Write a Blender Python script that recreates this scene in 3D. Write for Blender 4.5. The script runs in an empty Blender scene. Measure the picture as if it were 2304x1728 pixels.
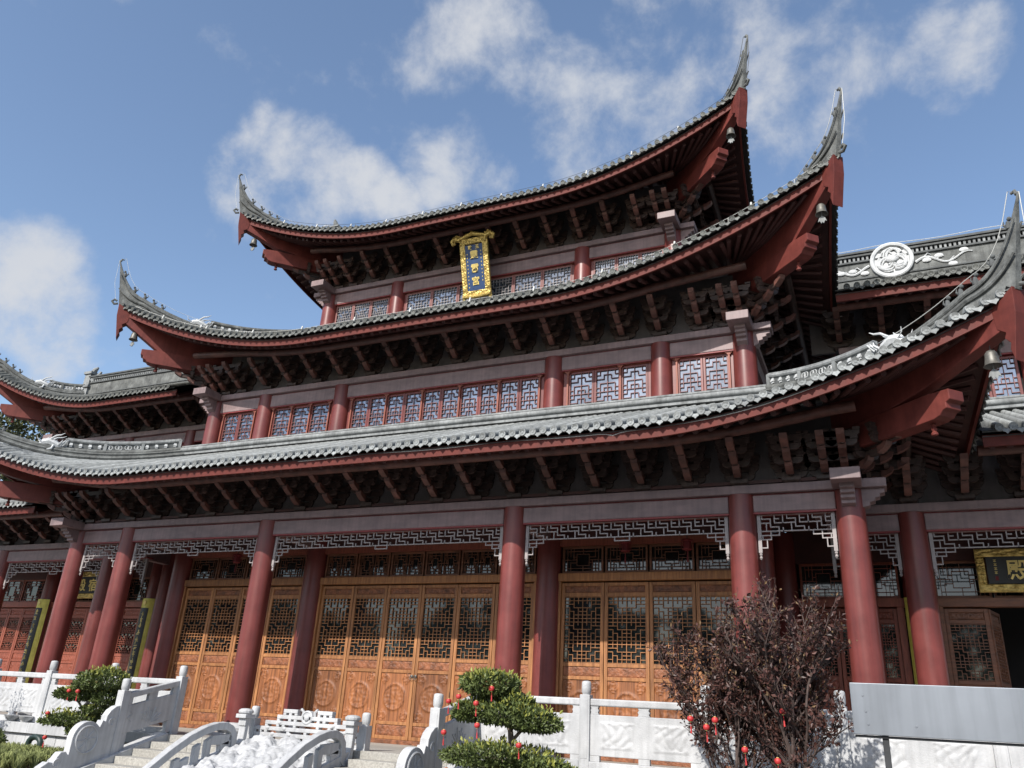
import bpy, math, random
import numpy as np
from mathutils import Vector, Matrix
random.seed(7)
rng = np.random.default_rng(7)
sc = bpy.context.scene
COL = sc.collection
R_ = math.radians

# ------------------------------------------------------------------ camera
cd = bpy.data.cameras.new('camera'); cam = bpy.data.objects.new('camera', cd); COL.objects.link(cam)
cr, cu, cf = (0.911925, 0.406605, 0.055368), (0.110474, -0.373203, 0.921149), (-0.395208, 0.833901, 0.385252)
cam.matrix_world = Matrix(((cr[0], cu[0], -cf[0], 9.955), (cr[1], cu[1], -cf[1], -14.820), (cr[2], cu[2], -cf[2], 0.590), (0, 0, 0, 1)))
cd.sensor_width = 36; cd.lens = 28.162; cd.clip_start = 0.05; cd.clip_end = 2000
sc.camera = cam

# ------------------------------------------------------------------ sky and sun
SUN_EL, SUN_DIR = R_(37.4), Vector((0.14, 1.0, -0.773)).normalized()
w = bpy.data.worlds.new('World'); sc.world = w; w.use_nodes = True
nt = w.node_tree; N = nt.nodes; Lk = nt.links
for n in list(N): N.remove(n)
out = N.new('ShaderNodeOutputWorld'); bg = N.new('ShaderNodeBackground'); Lk.new(bg.outputs[0], out.inputs[0])
sky = N.new('ShaderNodeTexSky'); sky.sky_type = 'NISHITA'; sky.sun_disc = False
sky.sun_elevation = SUN_EL; sky.sun_rotation = math.pi + math.atan2(0.14, 1.0)
sky.air_density = 1.0; sky.dust_density = 1.0; sky.ozone_density = 1.0; sky.altitude = 50
tc = N.new('ShaderNodeTexCoord')
def vmath(op, a, b=None):
    n = N.new('ShaderNodeVectorMath'); n.operation = op
    for i, s in enumerate((a, b)):
        if s is None: continue
        if isinstance(s, (tuple, list)): n.inputs[i].default_value = s
        else: Lk.new(s, n.inputs[i])
    return n
def smath(op, a, b=None, c=None, clamp=False):
    n = N.new('ShaderNodeMath'); n.operation = op; n.use_clamp = clamp
    for i, s in enumerate((a, b, c)):
        if s is None: continue
        if isinstance(s, (int, float)): n.inputs[i].default_value = s
        else: Lk.new(s, n.inputs[i])
    return n.outputs[0]
dirn = vmath('NORMALIZE', tc.outputs['Generated']).outputs[0]
no1 = N.new('ShaderNodeTexNoise'); no1.inputs['Scale'].default_value = 8.5; no1.inputs['Detail'].default_value = 9
no1.inputs['Roughness'].default_value = 0.60; no1.inputs['Distortion'].default_value = 0.12
Lk.new(dirn, no1.inputs['Vector'])
# cumulus banks: (direction, cos of radius); between and beyond them fair-weather scraps from the noise alone
CL = [((-.37, .60, .715), .0045), ((-.318, .636, .703), .004), ((-.27, .685, .675), .0065), ((-.20, .715, .67), .009), ((-.24, .735, .635), .006),
      ((-.187, .661, .727), .004), ((-.05, .69, .72), .006, .62), ((.0, .739, .673), .006, .66), ((.11, .737, .666), .003, .55), ((.03, .70, .712), .004, .5),
      ((-.594, .565, .572), .0028), ((-.555, .61, .562), .0040), ((-.50, .65, .57), .0022), ((-.412, .68, .605), .0032), ((-.815, .44, .385), .006), ((-.79, .495, .36), .004),
      ((.6, .3, .74), .02), ((.7, -.4, .6), .03), ((-.6, -.5, .62), .03), ((.1, -.8, .55), .02), ((-.9, -.1, .42), .02)]
nw = N.new('ShaderNodeTexNoise'); nw.inputs['Scale'].default_value = 6.0; nw.inputs['Detail'].default_value = 3; Lk.new(dirn, nw.inputs['Vector'])
wv = vmath('SCALE', vmath('SUBTRACT', nw.outputs['Color'], (.5, .5, .5)).outputs[0]); wv.inputs['Scale'].default_value = 0.11
dirw = vmath('NORMALIZE', vmath('ADD', dirn, wv.outputs[0]).outputs[0]).outputs[0]
acc = None
for d, k, *wt in CL:
    dv = Vector(d).normalized()
    dot = vmath('DOT_PRODUCT', dirw, tuple(dv)).outputs['Value']
    m = N.new('ShaderNodeMapRange'); m.interpolation_type = 'SMOOTHSTEP'
    m.inputs['From Min'].default_value = 1 - k * 1.15; m.inputs['From Max'].default_value = 1.0
    Lk.new(dot, m.inputs['Value'])
    m.inputs['To Max'].default_value = wt[0] if wt else 1.0
    acc = m.outputs[0] if acc is None else smath('MAXIMUM', acc, m.outputs[0])
dens = smath('ADD', smath('MULTIPLY', no1.outputs['Fac'], 1.15), smath('MULTIPLY', acc, 0.34))
mr = N.new('ShaderNodeMapRange'); mr.interpolation_type = 'SMOOTHSTEP'
mr.inputs['From Min'].default_value = 0.69; mr.inputs['From Max'].default_value = 1.06; Lk.new(dens, mr.inputs['Value'])
no2 = N.new('ShaderNodeTexNoise'); no2.inputs['Scale'].default_value = 8; no2.inputs['Detail'].default_value = 4
Lk.new(vmath('ADD', dirn, (0.02, 0.03, 0.06)).outputs[0], no2.inputs['Vector'])
cc = N.new('ShaderNodeMix'); cc.data_type = 'RGBA'
cc.inputs['A'].default_value = (2.85, 3.05, 3.4, 1); cc.inputs['B'].default_value = (3.6, 3.6, 3.65, 1); Lk.new(no2.outputs['Fac'], cc.inputs['Factor'])
mx = N.new('ShaderNodeMix'); mx.data_type = 'RGBA'
Lk.new(smath('MULTIPLY', mr.outputs[0], 0.92), mx.inputs['Factor']); Lk.new(sky.outputs[0], mx.inputs['A']); Lk.new(cc.outputs['Result'], mx.inputs['B'])
Lk.new(mx.outputs['Result'], bg.inputs['Color']); bg.inputs['Strength'].default_value = 0.12
sd = bpy.data.lights.new('sun', 'SUN'); sd.energy = 3.4; sd.angle = R_(0.53); sd.color = (1.0, 0.955, 0.89)
sun = bpy.data.objects.new('sun', sd); COL.objects.link(sun); sun.location = (-5, -40, 40)
sun.rotation_euler = SUN_DIR.to_track_quat('-Z', 'Y').to_euler()
vs = sc.view_settings; vs.view_transform = 'Standard'; vs.look = 'None'; vs.gamma = 1; vs.exposure = 0.80
sc.cycles.max_bounces = 6; sc.cycles.diffuse_bounces = 4; sc.cycles.glossy_bounces = 3

# ------------------------------------------------------------------ materials
MATS = {}
def mat(name, col, rough=0.6, var=0.12, scale=6.0, bump=0.0, bscale=40.0, col2=None, stretch=None, metal=0.0, spec=0.5, ior=1.45, vor=False, coat=0.0, detail=5, objrand=0.0, streak=0.0):
    m = bpy.data.materials.new(name); m.use_nodes = True; t = m.node_tree; n = t.nodes; l = t.links
    b = n['Principled BSDF']; b.inputs['Roughness'].default_value = rough; b.inputs['Metallic'].default_value = metal
    b.inputs['Specular IOR Level'].default_value = spec; b.inputs['IOR'].default_value = ior; b.inputs['Coat Weight'].default_value = coat
    g = n.new('ShaderNodeNewGeometry'); mp = n.new('ShaderNodeMapping'); l.new(g.outputs['Position'], mp.inputs[0])
    if stretch: mp.inputs['Scale'].default_value = stretch
    no = n.new('ShaderNodeTexNoise'); no.inputs['Scale'].default_value = scale; no.inputs['Detail'].default_value = detail
    no.inputs['Roughness'].default_value = 0.62
    l.new(mp.outputs[0], no.inputs['Vector'])
    c1 = [max(0, c * (1 - var * 2.2)) for c in col]; c2 = col2 or [min(1, c * (1 + var * 1.8)) for c in col]
    ra = n.new('ShaderNodeValToRGB'); ra.color_ramp.elements[0].position = 0.3; ra.color_ramp.elements[1].position = 0.72
    ra.color_ramp.elements[0].color = (*c1, 1); ra.color_ramp.elements[1].color = (*c2, 1)
    l.new(no.outputs['Fac'], ra.inputs[0]); src = ra.outputs[0]
    if objrand:
        oi = n.new('ShaderNodeObjectInfo'); hv = n.new('ShaderNodeHueSaturation'); mr_ = n.new('ShaderNodeMapRange')
        mr_.inputs['To Min'].default_value = 1 - objrand; mr_.inputs['To Max'].default_value = 1 + objrand
        l.new(oi.outputs['Random'], mr_.inputs[0]); l.new(mr_.outputs[0], hv.inputs['Value']); l.new(src, hv.inputs['Color']); src = hv.outputs[0]
    if streak:
        ms = n.new('ShaderNodeMapping'); ms.inputs['Scale'].default_value = (9, 9, 0.5); l.new(g.outputs['Position'], ms.inputs[0])
        ns = n.new('ShaderNodeTexNoise'); ns.inputs['Scale'].default_value = 1.6; ns.inputs['Detail'].default_value = 6; l.new(ms.outputs[0], ns.inputs['Vector'])
        rs = n.new('ShaderNodeMapRange'); rs.inputs['From Min'].default_value = 0.42; rs.inputs['From Max'].default_value = 0.75
        rs.inputs['To Min'].default_value = 1.0; rs.inputs['To Max'].default_value = 1 - streak; l.new(ns.outputs['Fac'], rs.inputs[0])
        hs = n.new('ShaderNodeHueSaturation'); l.new(rs.outputs[0], hs.inputs['Value']); l.new(src, hs.inputs['Color']); src = hs.outputs[0]
    l.new(src, b.inputs['Base Color'])
    if rough < 0.9:
        rr = n.new('ShaderNodeMapRange'); rr.inputs['To Min'].default_value = max(0.02, rough * 0.8); rr.inputs['To Max'].default_value = min(1, rough * 1.25)
        l.new(no.outputs['Fac'], rr.inputs[0]); l.new(rr.outputs[0], b.inputs['Roughness'])
    if bump:
        tx = n.new('ShaderNodeTexVoronoi' if vor else 'ShaderNodeTexNoise'); tx.inputs['Scale'].default_value = bscale
        if not vor: tx.inputs['Detail'].default_value = 6
        l.new(mp.outputs[0], tx.inputs['Vector'])
        bp = n.new('ShaderNodeBump'); bp.inputs['Strength'].default_value = bump; bp.inputs['Distance'].default_value = 0.02
        l.new(tx.outputs[0], bp.inputs['Height']); l.new(bp.outputs[0], b.inputs['Normal'])
    MATS[name] = m; return m
mat('column_red', (.158, .036, .031), .36, .10, 2.2, spec=.5, streak=.26, objrand=.08)
mat('beam_red', (.215, .150, .150), .5, .13, 3, stretch=(.6, 1, 1.5), streak=.22, objrand=.08)
mat('beam_edge', (.20, .028, .030), .5, .1)
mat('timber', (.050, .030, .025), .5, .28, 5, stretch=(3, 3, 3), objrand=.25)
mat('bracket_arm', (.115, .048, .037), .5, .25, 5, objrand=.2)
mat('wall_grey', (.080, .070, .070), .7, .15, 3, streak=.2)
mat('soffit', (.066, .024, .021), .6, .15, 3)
mat('fascia_red', (.118, .027, .021), .6, .10, 5, streak=.15, spec=.25)
mat('corner_red', (.145, .035, .028), .5, .14, 3, spec=.3, streak=.2)
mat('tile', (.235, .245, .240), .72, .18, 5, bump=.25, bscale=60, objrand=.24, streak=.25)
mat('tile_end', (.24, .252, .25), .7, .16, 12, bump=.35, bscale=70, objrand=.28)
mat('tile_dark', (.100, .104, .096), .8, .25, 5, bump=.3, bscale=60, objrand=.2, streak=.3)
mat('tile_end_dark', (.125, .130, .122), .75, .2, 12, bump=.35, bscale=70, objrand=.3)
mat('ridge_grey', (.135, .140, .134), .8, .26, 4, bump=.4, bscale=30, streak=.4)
mat('pan', (.055, .057, .057), .8, .2, 6)  # pan tiles, shade between the tile rows put into the colour
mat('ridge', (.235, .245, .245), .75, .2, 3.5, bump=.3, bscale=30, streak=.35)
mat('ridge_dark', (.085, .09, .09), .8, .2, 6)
mat('plaster', (.50, .51, .51), .7, .1, 10, bump=.3, bscale=40)
mat('wood', (.33, .130, .044), .55, .22, 3, stretch=(7, 7, .55), col2=(.42, .185, .068), bump=.08, bscale=20, objrand=.14)
mat('wood_panel', (.25, .082, .030), .55, .32, 2.0, stretch=(9, 9, .45), col2=(.38, .142, .050), bump=.08, bscale=20, objrand=.26)
mat('wood_carved', (.22, .080, .034), .5, .28, 9, bump=.7, bscale=38, objrand=.12)
mat('wood_dark', (.165, .066, .034), .5, .2, 3, stretch=(1, 1, 5))
mat('wood_red', (.235, .065, .038), .5, .15, 4, stretch=(6, 6, .6), objrand=.1)
mat('lattice_grey', (.30, .27, .265), .6, .08, 8)
mat('lattice_pink', (.21, .088, .080), .55, .08, 8)
mat('glass', (.012, .016, .017), .04, .3, .7, ior=1.6, spec=.5)
mat('glass_sky', (.225, .255, .295), .08, .18, 1.5, metal=.8, spec=.6, objrand=.12)
mat('unlit_room', (.012, .011, .011), .9, .1)  # near black: the darkness of the unlit rooms is put into the colour
mat('gold', (.60, .40, .085), .32, .28, 14, metal=.55, bump=.9, bscale=26, col2=(.78, .58, .20))
mat('gold_plain', (.72, .56, .20), .4, .1, metal=.3)
mat('gold_green', (.66, .58, .10), .45, .10, 5, metal=.1, col2=(.74, .66, .15))
mat('blue_board', (.022, .055, .145), .45, .10)
mat('black_board', (.022, .024, .024), .4, .15)
mat('seal_red', (.14, .012, .015), .6)
mat('marble', (.455, .46, .465), .55, .10, 1.6, bump=.22, bscale=55, col2=(.55, .555, .56), streak=.20, objrand=.04)
mat('marble_carved', (.40, .405, .41), .65, .12, 6, bump=.5, bscale=30, col2=(.50, .505, .51))
mat('granite', (.33, .315, .285), .75, .14, 30, bump=.12, bscale=80, col2=(.42, .405, .365), objrand=.08)
mat('paving', (.16, .155, .15), .85, .12, 8, bump=.1)
mat('soil', (.085, .066, .045), .95, .3, 9, bump=.5)
mat('grass', (.15, .195, .055), .7, .3, 3, col2=(.34, .37, .13))
mat('leaf', (.058, .095, .024), .5, .3, 8, col2=(.155, .195, .055))
mat('leaf_new', (.23, .24, .045), .55, .2, 9)
mat('leaf_purple', (.050, .020, .022), .5, .45, 9, col2=(.125, .052, .040))
mat('leaf_tan', (.155, .095, .045), .6, .25, 9)
mat('leaf_far', (.035, .058, .018), .6, .4, 2, col2=(.11, .12, .035))
mat('bark_dark', (.075, .052, .045), .85, .25, 14)
mat('bark', (.17, .135, .105), .85, .25, 14, bump=.7, bscale=24, stretch=(1, 1, .4))
mat('bark_pale', (.40, .37, .34), .85, .2, 14, bump=.6, bscale=24)
mat('lantern', (.45, .035, .035), .5, .08)
mat('steel', (.225, .245, .27), .42, .06, 1.2, metal=.35, streak=.22)
mat('dark_steel', (.030, .032, .034), .5, .15)
mat('bronze', (.15, .145, .13), .5, .2, 9, metal=.5)
mat('pipe_green', (.022, .040, .035), .45, .2, 9)
mat('cable_white', (.50, .50, .47), .5, .04)
mat('cable_dark', (.06, .06, .06), .6)
mat('pink', (.62, .16, .17), .6, .2, 20)

# ------------------------------------------------------------------ mesh helpers
class MB:
    def __init__(s): s.v = []; s.f = []
    def add(s, vs_, fs):
        o = len(s.v); s.v.extend(vs_); s.f.extend([tuple(i + o for i in f) for f in fs]); return s
    def box(s, x0, x1, y0, y1, z0, z1):
        if x0 > x1: x0, x1 = x1, x0
        if y0 > y1: y0, y1 = y1, y0
        return s.add([(x0, y0, z0), (x1, y0, z0), (x1, y1, z0), (x0, y1, z0), (x0, y0, z1), (x1, y0, z1), (x1, y1, z1), (x0, y1, z1)],
                     [(3, 2, 1, 0), (4, 5, 6, 7), (0, 1, 5, 4), (1, 2, 6, 5), (2, 3, 7, 6), (3, 0, 4, 7)])
    def bar(s, p, q, w_, h_, up=(0, 0, 1)):
        p = Vector(p); q = Vector(q); d = (q - p).normalized(); u = Vector(up)
        sd_ = d.cross(u)
        if sd_.length < 1e-5: sd_ = d.cross(Vector((1, 0, 0)))
        sd_.normalize(); u = sd_.cross(d); a = sd_ * w_ / 2; b = u * h_ / 2
        V = [p - a - b, p + a - b, p + a + b, p - a + b, q - a - b, q + a - b, q + a + b, q - a + b]
        return s.add([tuple(x) for x in V], [(0, 1, 2, 3), (7, 6, 5, 4), (0, 4, 5, 1), (1, 5, 6, 2), (2, 6, 7, 3), (3, 7, 4, 0)])
    def prism(s, poly, fn, t0, t1):
        """poly: list of (a,b); fn(a,b,t)->xyz"""
        n = len(poly)
        V = [fn(a, b, t0) for a, b in poly] + [fn(a, b, t1) for a, b in poly]
        F = [tuple(range(n - 1, -1, -1)), tuple(range(n, 2 * n))] + [(i, (i + 1) % n, n + (i + 1) % n, n + i) for i in range(n)]
        return s.add(V, F)
    def tube(s, path, r, n=8, cap=True, flat=None):
        P = [Vector(p) for p in path]; m = len(P); V = []; F = []
        rs = r if isinstance(r, (list, tuple)) else [r] * m
        ref = None
        for i in range(m):
            d = (P[min(i + 1, m - 1)] - P[max(i - 1, 0)])
            d = d.normalized() if d.length > 1e-9 else Vector((0, 0, 1))
            if ref is None:
                ref = d.cross(Vector((0, 0, 1)))
                if ref.length < .05: ref = d.cross(Vector((0, 1, 0)))
            ref = (ref - d * ref.dot(d)).normalized(); b = d.cross(ref)
            for k in range(n):
                a = 2 * math.pi * k / n
                V.append(tuple(P[i] + (ref * math.cos(a) + b * math.sin(a)) * rs[i]))
        for i in range(m - 1):
            for k in range(n):
                k2 = (k + 1) % n; F.append((i * n + k, i * n + k2, (i + 1) * n + k2, (i + 1) * n + k))
        if cap: F.append(tuple(range(n - 1, -1, -1))); F.append(tuple(range((m - 1) * n, m * n)))
        return s.add(V, F)
    def lathe(s, cx, cy, prof, n=24, axis='z', cz=0):
        V = []; F = []; m = len(prof)
        for r, z in prof:
            for k in range(n):
                a = 2 * math.pi * k / n; x, y = r * math.cos(a), r * math.sin(a)
                V.append((cx + x, cy + y, z) if axis == 'z' else (cx + x, cy + z, cz + y))
        for i in range(m - 1):
            for k in range(n):
                k2 = (k + 1) % n; F.append((i * n + k, i * n + k2, (i + 1) * n + k2, (i + 1) * n + k))
        F.append(tuple(range(n - 1, -1, -1))); F.append(tuple(range((m - 1) * n, m * n)))
        return s.add(V, F)
    def grid(s, nu, nv, fn):
        V = [fn(i / nu, j / nv) for j in range(nv + 1) for i in range(nu + 1)]
        F = [(j * (nu + 1) + i, j * (nu + 1) + i + 1, (j + 1) * (nu + 1) + i + 1, (j + 1) * (nu + 1) + i) for j in range(nv) for i in range(nu)]
        return s.add(V, F)
    def blob(s, c, rx, ry, rz, n=8, m=6):
        V = []; F = []
        for j in range(m + 1):
            th = math.pi * j / m
            for k in range(n):
                a = 2 * math.pi * k / n
                V.append((c[0] + rx * math.sin(th) * math.cos(a), c[1] + ry * math.sin(th) * math.sin(a), c[2] + rz * math.cos(th)))
        for j in range(m):
            for k in range(n):
                k2 = (k + 1) % n; F.append((j * n + k, (j + 1) * n + k, (j + 1) * n + k2, j * n + k2))
        return s.add(V, F)
    def mesh(s, name):
        me = bpy.data.meshes.new(name); me.from_pydata(s.v, [], s.f); me.update(); return me
    def build(s, name, m, parent=None, smooth=False, bevel=0, loc=None, rot=None):
        me = s.mesh(name); me.materials.append(MATS[m])
        return place(name, me, parent, smooth, bevel, loc, rot)
PLOC = {}
def setpar(o, p):
    if p is None: return
    o.parent = p
    l = PLOC.get(p.name)
    if l is not None: o.matrix_parent_inverse = Matrix.Translation(-l)
SMOOTHED = set()
def place(name, me, parent=None, smooth=False, bevel=0, loc=None, rot=None):
    o = bpy.data.objects.new(name, me); COL.objects.link(o)
    if smooth and me.name not in SMOOTHED:
        SMOOTHED.add(me.name)
        me.polygons.foreach_set('use_smooth', [True] * len(me.polygons))
        if smooth != 'all': me.set_sharp_from_angle(angle=R_(38))
    if bevel:
        b = o.modifiers.new('bevel', 'BEVEL'); b.width = bevel; b.segments = 2; b.limit_method = 'ANGLE'; b.angle_limit = R_(40)
    if loc is not None: o.location = loc
    if rot is not None: o.rotation_euler = rot
    setpar(o, parent)
    return o
def tag(o, label=None, cat=None, group=None, kind=None):
    if label: o['label'] = label
    if cat: o['category'] = cat
    if group: o['group'] = group
    if kind: o['kind'] = kind
    return o
def thing(name, label, cat, loc=(0, 0, 0), group=None):
    o = bpy.data.objects.new(name, None); COL.objects.link(o); o.location = loc; o.empty_display_size = .2
    PLOC[o.name] = Vector(loc)
    return tag(o, label, cat, group)
def text_mesh(body, size, depth=.01):
    cu_ = bpy.data.curves.new('t', 'FONT'); cu_.body = body; cu_.size = size; cu_.extrude = depth; cu_.align_x = 'CENTER'; cu_.align_y = 'CENTER'
    cu_.offset = size * .018; cu_.resolution_u = 3
    o = bpy.data.objects.new('t', cu_); COL.objects.link(o)
    dg = bpy.context.evaluated_depsgraph_get(); dg.update()
    me = bpy.data.meshes.new_from_object(o.evaluated_get(dg)); bpy.data.objects.remove(o); bpy.data.curves.remove(cu_)
    me.name = 'character'
    co = np.empty(len(me.vertices) * 3); me.vertices.foreach_get('co', co); co = co.reshape(-1, 3)
    if len(co):
        c = (co[:, :2].max(0) + co[:, :2].min(0)) / 2; co[:, :2] -= c; me.vertices.foreach_set('co', co.ravel())
    me.materials.clear(); return me
def noise1(x, k=1.0):
    return math.sin(x * 12.9898 * k) * .5 + math.sin(x * 4.1 * k + 1.3) * .5

FL = -0.07            # terrace floor
GZ = -1.05            # plaza
SQ2 = math.sqrt(2)
# ------------------------------------------------------------------ shared small pieces
TS = 0.205
def shared(mb, name, m, smooth=False):
    me = mb.mesh(name); me.materials.append(MATS[m])
    if smooth:
        SMOOTHED.add(me.name); me.polygons.foreach_set('use_smooth', [True] * len(me.polygons)); me.set_sharp_from_angle(angle=R_(38))
    return me
END_PROF = [(.067, .035), (.067, -.012), (.054, -.012), (.050, -.002)]
ME_END = shared(MB().lathe(0, 0, END_PROF, 14, 'y').lathe(0, 0, [(.026, 0), (.022, -.009)], 8, 'y'), 'end_tile', 'tile_end')
DRIP = [(-.088, .03), (-.082, -.005), (-.055, -.038), (-.028, -.056), (0, -.088), (.028, -.056), (.055, -.038), (.082, -.005), (.088, .03), (.04, .012), (0, .004), (-.04, .012)]
ME_END_D = ME_END.copy(); ME_END_D.materials.clear(); ME_END_D.materials.append(MATS['tile_end_dark'])
ME_DRIP = shared(MB().prism(DRIP, lambda a, b, t: (a, t + b * .25, b), -.008, .012), 'drip_tile', 'tile_end')
ME_DRIP_D = ME_DRIP.copy(); ME_DRIP_D.materials.clear(); ME_DRIP_D.materials.append(MATS['tile_end_dark'])
def bracket(scale=1.0):
    b = MB(); S = scale; mi = []
    b.add([(-.11, -.11, 0), (.11, -.11, 0), (.11, .11, 0), (-.11, .11, 0), (-.16, -.16, .06), (.16, -.16, .06), (.16, .16, .06), (-.16, .16, .06), (-.16, -.16, .13), (.16, -.16, .13), (.16, .16, .13), (-.16, .16, .13)],
          [(3, 2, 1, 0), (8, 9, 10, 11)] + [(i, (i + 1) % 4, 4 + (i + 1) % 4, 4 + i) for i in range(4)] + [(4 + i, 4 + (i + 1) % 4, 8 + (i + 1) % 4, 8 + i) for i in range(4)])
    st = .16
    for k, y, l in ((0, 0, .54), (1, 0, .70), (1, -.36, .50), (2, -.36, .64), (2, -.67, .50), (2, 0, .74), (3, -.67, .60), (3, -.36, .72)):
        z = .13 + st * k; y *= S
        poly = [(-l / 2, z + .11), (-l / 2, z + .06), (-l / 2 + .03, z + .02), (-l / 2 + .08, z), (l / 2 - .08, z), (l / 2 - .03, z + .02), (l / 2, z + .06), (l / 2, z + .11)]
        b.prism(poly, lambda a, c, t: (a, t, c), y - .04, y + .04)
        for xx in (-l / 2 + .05, l / 2 - .05): b.box(xx - .06, xx + .06, y - .06, y + .06, z + .112, z + .158)
    n0 = len(b.f); arms = []
    for k, L in enumerate((.36, .67, .96)):
        z = .13 + st * k; L *= S
        poly = [(.1, z), (-L * .5, z - .012), (-L * .8, z + .002), (-L, z + .045), (-L - .09, z + .10), (-L - .13, z + .185), (-L - .075, z + .20), (-L + .0, z + .145), (-L + .08, z + .12), (.1, z + .12)]
        arms.append([(.1, z), (-L + .10, z), (-L + .10, z + .11), (.1, z + .11)])
        b.prism([(-L + .10, z + .004)] + poly[3:8] + [(-L + .10, z + .13)], lambda a, c, t: (t, a, c), -.065, .065)
    n1 = len(b.f)
    for p_ in arms: b.prism(p_, lambda a, c, t: (t, a, c), -.04, .04)
    return b, n0, n1
def bracket_me(sc_):
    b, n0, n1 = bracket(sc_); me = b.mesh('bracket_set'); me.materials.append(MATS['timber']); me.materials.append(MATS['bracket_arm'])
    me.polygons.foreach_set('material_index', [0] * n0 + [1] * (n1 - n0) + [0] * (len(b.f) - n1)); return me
ME_BRK = bracket_me(1.0)
ME_BRKD = bracket_me(1.38)

# ------------------------------------------------------------------ roofs
class Roof:
    def __init__(s, Xc, Yc, Xs, Ye, Ze, R, p, Yt, Zt, x0=None, sg=1, decay=1.25, cv=.0):
        s.cv = cv
        s.Xc, s.Yc, s.Xs, s.Ye, s.Ze, s.R, s.p, s.Yt, s.Zt, s.x0, s.sg, s.decay = Xc, Yc, Xs, Ye, Ze, R, p, Yt, Zt, x0, sg, decay
        s.bow = Ye - Yc; s.Xt = Xc - (Yt - Yc)
    def sv(s, x): return min(1.0, max(0.0, ((abs(x) if s.x0 is None else x) - s.Xs) / (s.Xc - s.Xs)))
    def ye(s, x): return s.Ye - s.bow * s.sv(x) ** 2
    def z(s, x, y):
        v = (y - s.Ye) / (s.Yt - s.Ye)
        return s.Ze + (s.Zt - s.Ze) * ((1 - s.cv) * v + s.cv * v * abs(v)) + s.R * s.sv(x) ** s.p * max(0, 1 - max(v, 0)) ** s.decay
    def yt(s, x):
        ax = abs(x) if s.x0 is None else x
        return min(s.Yt, s.Yc + (s.Xc - ax))
    def front(s):   # front-space -> world
        return (lambda x, y, z: (x, y, z)) if s.x0 is None else (lambda x, y, z: (s.sg * x, y, z))
    def side(s, g):
        return lambda x, y, z: (g * (s.Xc - (y - s.Yc)), s.Yc + (s.Xc - x), z)

def row_geo(mb, rf, x, T, r=.058, ymax=None, n=5):
    y0 = rf.ye(x) + .005; y1 = rf.yt(x)
    if ymax is not None: y1 = min(y1, y0 + ymax)
    if y1 - y0 < .12: return False
    ys = []; y = y0; k = 0
    while y < y1 - .02:
        ys.append((y, r)); ys.append((min(y + .285, y1), r * .93)); y += .29
    V = []; F = []
    for y, rr in ys:
        z = rf.z(x, y); dz = (rf.z(x, y + .05) - rf.z(x, y - .05)) / .1; l = math.hypot(1, dz); ny, nz = -dz / l, 1 / l
        V.append(T(x + rr, y, z - .01))
        for j in range(n + 1):
            a = math.pi * j / n; c, sn = math.cos(a) * rr, math.sin(a) * rr + .042
            V.append(T(x + c, y + ny * sn, z + nz * sn))
        V.append(T(x - rr, y, z - .01))
    m = n + 3; n += 2
    for i in range(len(ys) - 1):
        for j in range(n): F.append((i * m + j, i * m + j + 1, (i + 1) * m + j + 1, (i + 1) * m + j))
    F.append(tuple(range(n, -1, -1)))
    mb.add(V, F); return True

def sheet(mb, rf, T, xs, dz, y_in=0.0, y_out=0.0, nv=8, ymax=None):
    m = nv + 1; o = len(mb.v)
    for x in xs:
        a, b = rf.ye(x) + y_in, rf.yt(x) - y_out
        if ymax is not None: b = min(b, ymax)
        b = max(a, b)
        for j in range(m):
            y = a + (b - a) * j / nv; mb.v.append(T(x, y, rf.z(x, y) + dz))
    for i in range(len(xs) - 1):
        for j in range(nv): mb.f.append((o + i * m + j, o + (i + 1) * m + j, o + (i + 1) * m + j + 1, o + i * m + j + 1))

def lin(a, b, n): return [a + (b - a) * i / n for i in range(n + 1)]

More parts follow.
